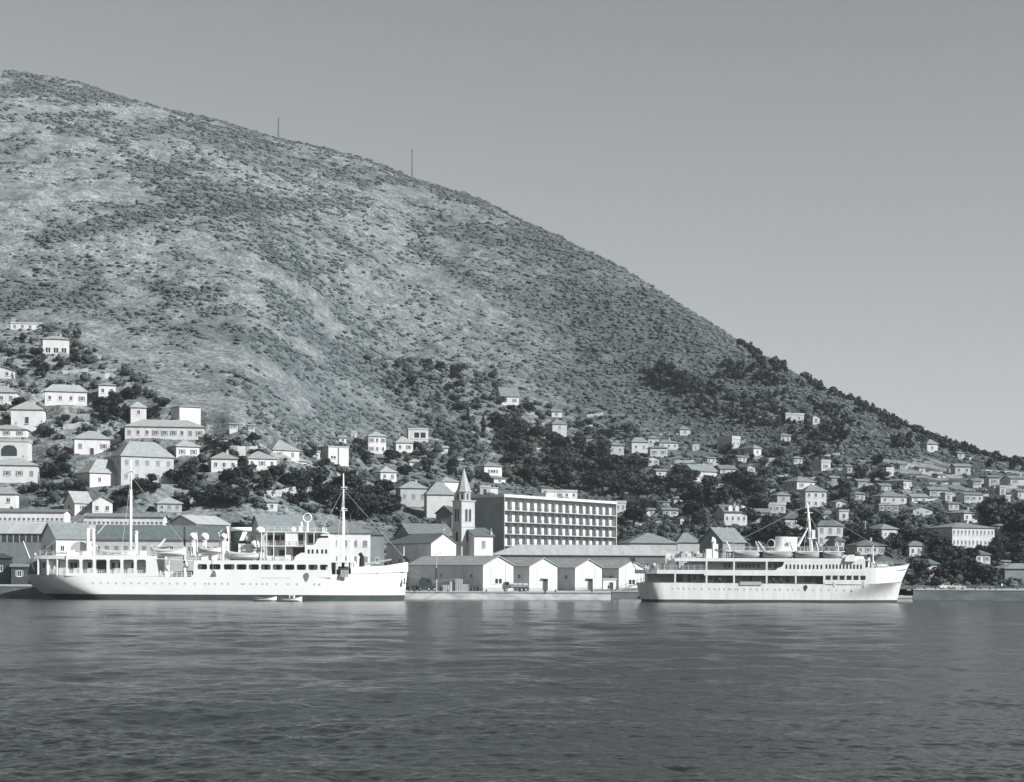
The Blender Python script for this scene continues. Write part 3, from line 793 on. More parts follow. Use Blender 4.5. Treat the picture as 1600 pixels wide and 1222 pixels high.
# ------------------------------------------------------------------ church: nave, bell tower and chapel
def church():
    Y = 505.0
    th = R(36)
    s = F / Y
    p = at(693, 905, Y); p.z = 2.0
    root = empty('church_nave', p, th)
    tag(root, 'white gable-fronted church nave with a grey roof and cross, beside the bell tower', 'church')
    W = 38 / s / math.cos(th); Ln = 76 / s / math.sin(th)
    H = at(693, 850, Y).z - 2; rhm = 17 / s
    inst('wall', wall_mesh('gy', W, Ln, H, rhm, [M_WALL], 1), root)
    inst('roof', roof_mesh('gy', W, Ln, rhm, [M_ROOF], .3), root, (0, 0, H + .01))
    b = MB(); b.box(-.1, .1, -.1, .1, 0, 1.4); b.box(-.4, .4, -.09, .09, .8, 1.0); b.build('cross', M_STONE, root, (0, 0, H + rhm + .05))
    inst('window', W_OPEN, root, (0, -.01, H * .55), 0, (1.3, 1, 1.6))
    for k in range(5):
        inst('window', W_OPEN, root, (-W / 2 - .01, Ln * (k + .5) / 5, H * .6), -math.pi / 2, (.9, 1, 1.8))
    # bell tower
    Y = 512.0
    s = F / Y
    p = at(724, 905, Y); p.z = 2.0
    root = empty('bell_tower', p, th)
    tag(root, 'slender stone bell tower with paired belfry openings and a pointed octagonal spire', 'bell tower')
    a = 4.35
    zt = at(724, 784, Y).z - 2
    h = a / 2
    MB().box(-h, h, -h, h, -2, zt).build('shaft', M_CREAM, root)
    for z in (at(724, 867, Y).z - 2, at(724, 823, Y).z - 2):
        MB().box(-h - .12, h + .12, -h - .12, h + .12, z - .15, z + .15).build('string_course', M_CREAM, root)
    b = MB(); b.box(-h - .25, h + .25, -h - .25, h + .25, zt, zt + .3); b.build('cornice', M_CREAM, root)
    def arch(w, hh):
        m = MB()
        pts = [(-w / 2, 0), (w / 2, 0)] + [(w / 2 * math.cos(t), hh - w / 2 + w / 2 * math.sin(t)) for t in np.linspace(0, math.pi, 9)]
        m.prism(pts, -.04, .02)
        m.box(-w / 2 - .1, w / 2 + .1, -.12, 0, -.12, 0, 1)
        return m.mesh('belfry_opening', [M_DOOR, M_CREAM])
    a1, a2 = arch(.75, 3.4), arch(.95, 2.7)
    zb1 = at(724, 815, Y).z - 2; zb2 = at(724, 846, Y).z - 2
    for (dx, dy, rz) in ((0, -h, 0), (-h, 0, -math.pi / 2)):
        for q in (-.6, .6):
            loc = (dx + (q if rz == 0 else 0), dy + (0 if rz == 0 else q), zb1)
            inst('belfry_opening', a1, root, loc, rz)
        inst('belfry_opening', a2, root, (dx, dy, zb2), rz)
    def octo(r, z): return [(r * math.cos(math.pi / 8 + k * math.pi / 4), r * math.sin(math.pi / 8 + k * math.pi / 4), z) for k in range(8)]
    z1 = at(724, 769, Y).z - 2; z2 = at(724, 731, Y).z - 2
    MB().rings([octo(2.05, zt + .3), octo(2.05, z1)]).build('lantern', M_CREAM, root)
    a3 = arch(.62, 1.7)
    for k in range(8):
        t = k * math.pi / 4
        r = 2.05 * math.cos(math.pi / 8) + .01
        inst('lantern_opening', a3, root, (r * math.cos(t), r * math.sin(t), zt + .55), t + math.pi / 2)
    MB().rings([octo(2.3, z1), octo(2.3, z1 + .22), octo(2.0, z1 + .4), octo(.12, z2 - .2)]).build('spire', M_ROOFP, root)
    b = MB(); b.lathe([(.05, z2 - .3), (.22, z2 - .1), (.22, z2 + .1), (.05, z2 + .25)], n=8); b.box(-.05, .05, -.05, .05, z2 + .2, z2 + 1.2); b.box(-.3, .3, -.04, .04, z2 + .7, z2 + .8); b.build('finial', M_STEEL, root)
    HOUSES.append((660, 772, 735, 868, 505))
    o = building('white chapel facade with one tall window right of the bell tower', 741, 770, 838, 905, 14, 0, 'gx', 0, 0, Y=509, th=32, D=9, name='chapel', cat='chapel', rmat=M_ROOFD)
    W, D, H, rhm = o['_dims']
    inst('window', W_CLOSED, o, (W * .0, -.02, H - 2.2), 0, (1.1, 1, 2.0))
    b = MB(); b.box(-.3, .3, -.3, .3, 0, 1.0); b.box(-.09, .09, -.09, .09, 1.0, 2.0); b.build('pinnacle', M_CREAM, o, (W / 2 - .4, .4, H + .2))
church()

# ------------------------------------------------------------------ hillside, sea, quays
def grid_mesh(name, P, nr, nc, m):
    idx = np.arange(nr * nc).reshape(nr, nc)
    q = np.stack([idx[:-1, :-1], idx[:-1, 1:], idx[1:, 1:], idx[1:, :-1]], -1).reshape(-1, 4)
    me = bpy.data.meshes.new(name)
    me.vertices.add(len(P)); me.vertices.foreach_set('co', P.astype(np.float32).ravel())
    me.loops.add(q.size); me.loops.foreach_set('vertex_index', q.astype(np.int32).ravel())
    me.polygons.add(len(q)); me.polygons.foreach_set('loop_start', np.arange(0, q.size, 4, dtype=np.int32))
    me.polygons.foreach_set('use_smooth', np.ones(len(q), bool))
    me.materials.append(m)
    me.update(calc_edges=True)
    return me

def hill_material():
    m = bpy.data.materials.new('dry_limestone_hillside')
    m.use_nodes = True
    nt = m.node_tree
    b = nt.nodes['Principled BSDF']
    b.inputs['Roughness'].default_value = 0.95
    b.inputs['Specular IOR Level'].default_value = 0.1
    tc = nt.nodes.new('ShaderNodeTexCoord')
    def noise(sc, det, rough=0.6, st=(1, 1, 1), dist=0.0):
        mp = nt.nodes.new('ShaderNodeMapping'); mp.vector_type = 'TEXTURE'; mp.inputs['Scale'].default_value = st; mp.inputs['Rotation'].default_value = (0, 0, R(-38))
        nt.links.new(tc.outputs['Object'], mp.inputs[0])
        n = nt.nodes.new('ShaderNodeTexNoise')
        n.inputs['Scale'].default_value = sc; n.inputs['Detail'].default_value = det; n.inputs['Roughness'].default_value = rough
        n.inputs['Distortion'].default_value = dist
        nt.links.new(mp.outputs[0], n.inputs['Vector'])
        return n
    def ramp(src, p0, p1, c0, c1):
        r = nt.nodes.new('ShaderNodeValToRGB')
        r.color_ramp.elements[0].position = p0; r.color_ramp.elements[0].color = c0
        r.color_ramp.elements[1].position = p1; r.color_ramp.elements[1].color = c1
        nt.links.new(src, r.inputs[0])
        return r
    def mix(fac, a, c, bt='MIX'):
        x = nt.nodes.new('ShaderNodeMixRGB'); x.blend_type = bt
        for i, s in ((0, fac), (1, a), (2, c)):
            if hasattr(s, 'links') or hasattr(s, 'is_linked'):
                nt.links.new(s, x.inputs[i])
            else:
                x.inputs[i].default_value = s
        return x
    big = noise(0.006, 6, 0.6, (1, 1, 1), 0.5)
    mid = noise(0.13, 7, 0.7, (2.6, 1, .7), 0.4)
    fine = noise(0.62, 6, 0.78, (1.2, 1, .8))
    soil = ramp(fine.outputs['Fac'], 0.42, 0.58, tone(0.13), tone(0.35))
    grass = ramp(fine.outputs['Fac'], 0.38, 0.62, tone(0.065), tone(0.20))
    f1 = ramp(mid.outputs['Fac'], 0.40, 0.60, (0, 0, 0, 1), (1, 1, 1, 1))
    c1 = mix(f1.outputs[0], grass.outputs[0], soil.outputs[0])
    av = nt.nodes.new('ShaderNodeAttribute'); av.attribute_name = 'maquis_cover'
    f2 = ramp(av.outputs['Fac'], 0.20, 0.85, (1, 1, 1, 1), (0, 0, 0, 1))
    maq = ramp(mid.outputs['Fac'], 0.35, 0.66, tone(0.07), tone(0.17))
    c2 = mix(f2.outputs[0], maq.outputs[0], c1.outputs[0])
    # the eastern slope darkens: denser maquis, and a thinner haze veil painted into the colour
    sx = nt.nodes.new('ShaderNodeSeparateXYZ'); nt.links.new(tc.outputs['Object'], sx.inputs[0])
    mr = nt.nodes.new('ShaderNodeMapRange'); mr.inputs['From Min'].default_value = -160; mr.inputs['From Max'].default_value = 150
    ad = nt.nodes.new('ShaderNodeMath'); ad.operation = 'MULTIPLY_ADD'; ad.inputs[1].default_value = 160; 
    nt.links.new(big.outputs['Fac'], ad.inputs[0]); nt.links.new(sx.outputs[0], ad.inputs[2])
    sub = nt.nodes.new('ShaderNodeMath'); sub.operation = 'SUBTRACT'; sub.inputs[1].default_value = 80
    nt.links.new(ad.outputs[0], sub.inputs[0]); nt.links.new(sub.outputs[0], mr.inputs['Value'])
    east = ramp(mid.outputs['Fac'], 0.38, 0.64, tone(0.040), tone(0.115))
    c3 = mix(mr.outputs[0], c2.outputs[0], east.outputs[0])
    rock = ramp(fine.outputs['Fac'], 0.57, 0.68, (0, 0, 0, 1), (1, 1, 1, 1))
    c4 = mix(rock.outputs[0], c3.outputs[0], tone(0.32))
    rk = nt.nodes.new('ShaderNodeMath'); rk.operation = 'MULTIPLY'; rk.inputs[1].default_value = 0.55
    nt.links.new(rock.outputs[0], rk.inputs[0]); nt.links.new(rk.outputs[0], c4.inputs[0])
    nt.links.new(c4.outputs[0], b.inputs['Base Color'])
    bp = nt.nodes.new('ShaderNodeBump'); bp.inputs['Strength'].default_value = 0.6; bp.inputs['Distance'].default_value = 0.8
    nt.links.new(fine.outputs['Fac'], bp.inputs['Height']); nt.links.new(bp.outputs[0], b.inputs['Normal'])
    return m

def seg_d(px, py, a, c):
    ax, ay = a; bx, by = c
    dx, dy = bx - ax, by - ay
    t = np.clip(((px - ax) * dx + (py - ay) * dy) / (dx * dx + dy * dy), 0, 1)
    return np.hypot(px - ax - t * dx, py - ay - t * dy)
DARK = [  # denser belts on the hill: polyline, width, strength (read off the photograph)
    ([(50, 180), (170, 178)], 9, .5), ([(95, 205), (180, 235), (230, 262), (300, 250)], 20, .35), ([(20, 125), (110, 150), (190, 155)], 14, .5),
    ([(260, 175), (330, 205), (400, 215)], 9, .4), ([(60, 378), (110, 362), (160, 352), (230, 335), (300, 318), (400, 322), (540, 312)], 11, .8), ([(340, 318), (540, 322)], 14, .35),
    ([(230, 290), (330, 300), (360, 340)], 20, .3), ([(400, 345), (420, 400), (470, 425), (520, 415)], 14, .5), ([(430, 400), (480, 450), (520, 480)], 20, .35),
    ([(560, 290), (640, 275), (700, 300), (760, 330)], 8, .55), ([(640, 345), (680, 385)], 9, .4), ([(560, 355), (600, 345)], 7, .4), ([(640, 385), (700, 415), (760, 445), (870, 475), (920, 500)], 9, .65),
    ([(800, 360), (870, 400)], 16, .45), ([(900, 450), (1000, 500), (1090, 540)], 18, .35), ([(880, 475), (1000, 560), (1100, 590)], 24, .4),
    ([(250, 365), (310, 410)], 12, .3), ([(240, 450), (330, 465)], 14, .45), ([(100, 410), (150, 420)], 14, .5), ([(60, 470), (150, 455)], 14, .4), ([(430, 500), (600, 585), (680, 610)], 18, .55),
    ([(540, 570), (640, 610), (700, 660)], 18, .5), ([(330, 690), (480, 705)], 10, .4), ([(650, 580), (780, 610)], 20, .6), ([(850, 600), (1000, 640)], 22, .45), ([(950, 560), (1050, 620), (1150, 650)], 26, .55), ([(1130, 565), (1250, 625), (1400, 690)], 45, .7)]
PALE = [([(85, 220), (140, 222), (190, 255)], 7, 1.0), ([(0, 312), (160, 302), (215, 305)], 8, .9), ([(60, 172), (150, 170), (260, 178)], 5, .8), ([(0, 240), (60, 250)], 36, .1), ([(90, 260), (220, 320)], 30, .1), ([(0, 290), (150, 345)], 26, .1),
        ([(590, 295), (660, 300)], 10, .6), ([(400, 410), (500, 470), (520, 520)], 10, .6), ([(270, 370), (400, 430)], 14, .4), ([(340, 500), (420, 510), (500, 560)], 8, .6), ([(640, 420), (700, 440)], 12, .5), ([(330, 540), (480, 620)], 24, .5), ([(260, 600), (360, 640)], 20, .7),
        ([(880, 690), (970, 690)], 4, 1), ([(1380, 740), (1500, 760)], 26, .4)]
def belts(ppx, ppy):
    d = np.zeros_like(ppx)
    for pl, w, s in DARK:
        dd = np.min([seg_d(ppx, ppy, a, c) for a, c in zip(pl[:-1], pl[1:])], axis=0)
        d += s * np.exp(-(dd / w) ** 2)
    for pl, w, s in PALE:
        dd = np.min([seg_d(ppx, ppy, a, c) for a, c in zip(pl[:-1], pl[1:])], axis=0)
        d -= s * np.exp(-(dd / w) ** 2)
    return d
us = np.concatenate([np.arange(-620, -60, 14.0), np.arange(-60, 1660, 3.4), np.arange(1660, 2250, 14.0)])
ys = np.concatenate([np.arange(491, 860, 2.0), np.arange(860, 1500, 4.0), np.arange(1500, 1700, 6.0), np.arange(1700, 2300, 40.0)])
UU, YY = np.meshgrid((us - 800) / F, ys)
TX = (UU * YY).ravel(); TY = YY.ravel()
TZ = height(TX, TY)
TZ = np.maximum(TZ, -3)
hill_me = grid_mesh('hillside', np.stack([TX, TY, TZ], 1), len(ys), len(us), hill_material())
hpx = 800 + F * TX / TY; hpy = HZ - (TZ - CAMH) / TY * F + (hpx - 800) * math.tan(ROLL)
cov = belts(hpx, hpy) + 0.9 * (fbm(TX / 120 + 9, TY / 120, 3)) + .35 * fbm((TX * .788 - TY * .616) / 85, (TX * .616 + TY * .788) / 30, 4)
at_ = hill_me.attributes.new('maquis_cover', 'FLOAT', 'POINT')
at_.data.foreach_set('value', np.clip(0.36 + 0.72 * cov, 0, 1).astype(np.float32))
tag(inst('hillside', hill_me), kind='structure')

# sea: a displaced sheet, fine near the camera
def water_material():
    m = bpy.data.materials.new('harbour_water')
    m.use_nodes = True
    nt = m.node_tree
    b = nt.nodes['Principled BSDF']
    b.inputs['Base Color'].default_value = tone(0.016)
    b.inputs['Roughness'].default_value = 0.15
    b.inputs['IOR'].default_value = 1.333
    tc = nt.nodes.new('ShaderNodeTexCoord')
    h = None
    for sc, st, w, det in ((2.6, (0.9, 1, 1), 0.08, 4), (0.9, (0.8, 1, 1), 0.26, 4)):
        mp = nt.nodes.new('ShaderNodeMapping'); mp.inputs['Scale'].default_value = st; mp.inputs['Rotation'].default_value = (0, 0, R(7))
        nt.links.new(tc.outputs['Object'], mp.inputs[0])
        n = nt.nodes.new('ShaderNodeTexNoise'); n.inputs['Scale'].default_value = sc; n.inputs['Detail'].default_value = det
        nt.links.new(mp.outputs[0], n.inputs['Vector'])
        mu = nt.nodes.new('ShaderNodeMath'); mu.operation = 'MULTIPLY'; mu.inputs[1].default_value = w
        nt.links.new(n.outputs['Fac'], mu.inputs[0])
        if h is None:
            h = mu
        else:
            a = nt.nodes.new('ShaderNodeMath'); a.operation = 'ADD'
            nt.links.new(h.outputs[0], a.inputs[0]); nt.links.new(mu.outputs[0], a.inputs[1]); h = a
    bp = nt.nodes.new('ShaderNodeBump'); bp.inputs['Strength'].default_value = 0.9; bp.inputs['Distance'].default_value = 1.0
    nt.links.new(h.outputs[0], bp.inputs['Height']); nt.links.new(bp.outputs[0], b.inputs['Normal'])
    return m
dep = np.linspace(450, 30, 580)                       # depression in photo px
wy = np.concatenate([[-60, 0, 25], CAMH * F / dep])
wu = np.concatenate([np.linspace(-3800, -120, 46)[:-1], np.linspace(-120, 1720, 500), np.linspace(1720, 5400, 46)[1:]])
UU, YY = np.meshgrid((wu - 800) / F, wy)
WX = UU * np.maximum(YY, 60); WY = YY
wz = np.zeros_like(WX)
dyrow = np.gradient(wy)[:, None] * np.ones_like(WX)
ca, sa = math.cos(.16), math.sin(.16)
RX, RY = WX * ca + WY * sa, -WX * sa + WY * ca
for k, lam in enumerate((0.36, 0.55, 0.85, 1.3, 2.0, 3.1, 4.8, 7.5, 12.0, 19.0)):
    fade = np.clip(lam / (2.0 * dyrow) - 0.6, 0, 1)
    q = pnoise(RX / (lam * .85) + 31.7 * k, RY / (lam * .8) + 11.3 * k)
    wz += 0.040 * lam * (q - 0.6 * np.abs(q)) * fade * (1.5, 1.5, 1.4, 1.05, .6, .42, .38, .38, .38, .3)[k]
wz *= 0.7 + 0.6 * np.clip(0.5 + fbm(WX / 45 + 5, WY / 30, 3), 0, 1)
wz = np.where(YY < 26, -0.02, wz)
sea = inst('water', grid_mesh('water', np.stack([WX.ravel(), WY.ravel(), wz.ravel()], 1), len(wy), len(wu), water_material()))
tag(sea, kind='structure')

# quays
M_QUAY = mat('quay_stone', 0.60, 0.95, 0.5, 0.42, bump=0.4, stretch=(0.5, 1, 1.4))
M_QUAYD = mat('dark_and_shaded_quay_stone', 0.17, 0.95, 0.5, 0.40, bump=0.4, stretch=(0.5, 1, 1.4))
def xat(px, Y): return (px - 800) / F * Y
def quay(name, pts, z, m, cop=0.25):
    """pts: plan outline (px, Y)"""
    poly = [(xat(a, Y), Y) for a, Y in pts]
    b = MB()
    b.zprism(poly, -4, z - cop)
    cx = sum(p[0] for p in poly) / len(poly); cy = sum(p[1] for p in poly) / len(poly)
    o = tag(b.build(name, m), kind='structure')
    cpoly = [(p[0], p[1] - (.12 if p[1] < cy else 0)) for p in poly]
    MB().zprism(cpoly, z - cop, z).build('coping', M_CONC, o)
    return o
quay('quay', [(560, 460), (955, 460), (955, 496), (560, 496)], 1.92, M_QUAY)
quay('quay', [(-420, 455), (559, 455), (559, 495), (-420, 495)], 3.0, M_QUAYD)  # dark stone colour stands in for the ship's shadow on this face
quay('quay', [(956, 489), (1002, 489), (1002, 497), (956, 497)], 1.95, M_QUAYD)
quay('quay', [(1003, 455), (1426, 455), (1426, 496), (1003, 496)], 1.1, M_CONC)
quay('quay', [(1427, 481), (2100, 478), (2100, 512), (1427, 512)], 2.8, M_QUAYD)

# ------------------------------------------------------------------ ships
def hull_mesh(xs, xb, sheer, B, z0, ns, mats, split=None, bowp=(0.30, 0.95, 0.50), sternp=(0.10, 0.9, 0.45), nz=10, zlo=-1.2, knuckle=None, s0=0.0):
    """lofted hull. xs(z), xb(z): stern and stem profile; sheer(x): top; half breadth tapers to bow and stern, finer at the waterline"""
    b = MB()
    top = max(sheer(xb(99)), sheer(xs(99)))
    def half(s, zr):
        zr = min(max(zr, 0), 1)
        h = 1.0
        L_, p0, p1 = bowp[:3]
        if len(bowp) > 3: L_ = bowp[0] + (bowp[3] - bowp[0]) * zr ** 1.5
        e = p0 + (p1 - p0) * zr ** 1.3
        if s > 1 - L_:
            h *= max(0.0, (1 - s) / L_) ** e if s < 1 else 0.0
            t = max(0.0, (1 - s) / L_)
            h = (1 - (1 - t) ** 1.8) ** (e) if t < 1 else 1
        L2, q0, q1 = sternp
        e2 = q0 + (q1 - q0) * zr
        if s < L2:
            t = max(s / L2, 0)
            h *= (1 - (1 - t) ** 2) ** e2 if t < 1 else 1
        return max(h, 0.012) * B / 2
    S = [s0 + (1 - s0) * (i / ns) for i in range(ns + 1)]
    S = [1 - (1 - s) ** 1.0 for s in S]
    rows = []
    for s in S:
        xt = xs(99) + (xb(99) - xs(99)) * s
        zt = sheer(xt)
        zs = [zlo, 0.0] + ([split] if split else []) + [0.0] * 0
        zlist = zs + [zs[-1] + (zt - zs[-1]) * (k / nz) for k in range(1, nz + 1)]
        row = []
        for z in zlist:
            x = xs(z) + (xb(z) - xs(z)) * s
            row.append((x, half(s, z / max(zt, 0.1)), z))
        rows.append(row)
    nl = len(rows[0])
    vs_ = []
    for r in rows:
        vs_ += [(x, -y, z) for x, y, z in r]
    off = len(vs_)
    for r in rows:
        vs_ += [(x, y, z) for x, y, z in r]
    fs, mi = [], []
    nb = 2 if split else 0
    for i in range(len(rows) - 1):
        for j in range(nl - 1):
            m_ = 1 if (split and j < nb) else 0
            a, c = i * nl + j, (i + 1) * nl + j
            fs.append((a, c, c + 1, a + 1)); mi.append(m_)
            a, c = a + off, c + off
            fs.append((a, a + 1, c + 1, c)); mi.append(m_)
        a, c = i * nl + nl - 1, (i + 1) * nl + nl - 1
        fs.append((a, c, c + off, a + off)); mi.append(2)
    for i, fl in ((0, False), (len(rows) - 1, True)):
        for j in range(nl - 1):
            a, c = i * nl + j, i * nl + j + 1
            q = (a, c, c + off, a + off)
            fs.append(q[::-1] if fl else q); mi.append(1 if (split and j < nb) else 0)
    n = len(b.v)
    b.v = vs_; b.f = fs; b.m = mi
    me = b.mesh('hull', mats)
    me.polygons.foreach_set('use_smooth', [k != 2 for k in mi])
    try:
        me.set_sharp_from_angle(angle=R(40))
    except Exception:
        pass
    return me, half

def lerp_fn(pts):
    X = [p[0] for p in pts]; Z = [p[1] for p in pts]
    return lambda x: float(np.interp(x, X, Z))

def arcade(b, x0, x1, zb, zt, opens, zo0, zo1, y0, y1, r=0.35, mi=0):
    """plate with rounded openings; opens: list of (xa, xb)"""
    b.box(x0, x1, y0, y1, zo1, zt, mi)
    if zo0 > zb + .01:
        b.box(x0, x1, y0, y1, zb, zo0, mi)
    cur = x0
    for a, c in opens:
        if a > cur + 1e-3:
            b.box(cur, a, y0, y1, zo0, zo1, mi)
        for (cx, cz, sx, sz) in ((a, zo1, 1, -1), (c, zo1, -1, -1), (a, zo0, 1, 1), (c, zo0, -1, 1)):
            b.prism([(cx, cz), (cx + sx * r, cz), (cx + sx * r * .3, cz + sz * r * .3), (cx, cz + sz * r)], y0, y1, mi)
        cur = c
    if x1 > cur + 1e-3:
        b.box(cur, x1, y0, y1, zo0, zo1, mi)

PORT_ME = MB().tube((0, -.03, 0), (0, .03, 0), .19, .19, 10, 0).tube((0, -.05, 0), (0, .0, 0), .25, .25, 10, 1).mesh('porthole', [M_PANE, M_SHADE])
SQ_ME = (lambda b: (b.box(-.5, .5, -.03, .03, -.5, .5, 0), b)[1])(MB()).mesh('ship_window', [M_PANE])
def railing(b, pts, hgt=1.05, step=1.8, r=.035, mi=0):
    for (p, q) in zip(pts[:-1], pts[1:]):
        p, q = Vector(p), Vector(q)
        n = max(1, int((q - p).length / step))
        for k in range(n + 1):
            a = p.lerp(q, k / n)
            b.box(a.x - r, a.x + r, a.y - r, a.y + r, a.z, a.z + hgt, mi)
        for hz in (.38, .72, hgt):
            b.tube(p + Vector((0, 0, hz)), q + Vector((0, 0, hz)), r * .9, n=4, mi=mi)

def cowl(name, parent, x, y, z0, z1, r, m=None, face=1, fy=0):
    b = MB()
    b.lathe([(r * 1.05, z0), (r * .8, z0 + .25), (r * .8, z1 - r * 1.2)], (x, y), 10)
    pts = []
    for k in range(6):
        t = k / 5 * R(80)
        fv = Vector((face, 0, 0)) if not fy else Vector((face * .35, -.94, 0))
        c = Vector((x, y, z1 - r * 1.2 + math.sin(t) * r * 1.1)) + fv * ((1 - math.cos(t)) * r * 1.1)
        d = fv * math.sin(t) + Vector((0, 0, math.cos(t)))
        u = Vector((-fv.y, fv.x, 0)).normalized(); w = d.cross(u)
        rr = r * (.8 + .55 * (k / 5))
        pts.append([tuple(c + u * rr * math.cos(2 * math.pi * i / 10) + w * rr * math.sin(2 * math.pi * i / 10)) for i in range(10)])
    b.rings(pts)
    return b.build(name, m or M_SHIPW, parent, smooth=True)

def davit(parent, x, y, z0, z1, out):
    b = MB()
    pts = [(x, y, z0)] + [(x, y - out * (k / 6) ** 1.6, z0 + (z1 - z0) * math.sin(k / 6 * math.pi / 2) ** .8) for k in range(1, 7)]
    b.path(pts, .13, 6)
    return b.build('davit', M_SHIPW, parent)

def lifeboat(label, loc, Lb, Wb, Hb, group, covered=True, m=None):
    root = empty('lifeboat', loc)
    tag(root, label, 'lifeboat', group)
    n, rings_ = 14, []
    b = MB()
    for i in range(n + 1):
        t = i / n * 2 - 1
        w = Wb / 2 * max(0.03, (1 - abs(t) ** 2.4)) ** .8
        sh = Hb * (.72 + .28 * t * t)
        kz = Hb * .22 * abs(t) ** 4
        rings_.append([(t * Lb / 2, -w, sh), (t * Lb / 2, -w * .94, sh * .55 + kz * .4), (t * Lb / 2, -w * .55, kz + Hb * .1), (t * Lb / 2, 0, kz),
                       (t * Lb / 2, w * .55, kz + Hb * .1), (t * Lb / 2, w * .94, sh * .55 + kz * .4), (t * Lb / 2, w, sh)])
    b.rings(rings_)
    b.build('hull', m or M_LIFE, root, smooth=True)
    g = MB()
    for sgn in (0, 6):
        g.path([(p[sgn][0], p[sgn][1] * 1.02, p[sgn][2]) for p in rings_], .06, 5)
    g.build('gunwale', m or M_LIFE, root)
    if covered:
        c = MB()
        rr = []
        for i, p in enumerate(rings_):
            w = p[6][1]; z = p[6][2]; x = p[0][0]
            rr.append([(x, -w * .98, z + .02), (x, -w * .5, z + .22 * Hb * .9), (x, 0, z + .32 * Hb), (x, w * .5, z + .22 * Hb * .9), (x, w * .98, z + .02)])
        c.rings(rr)
        c.build('cover', m or M_CANVAS, root, smooth=True)
    return root

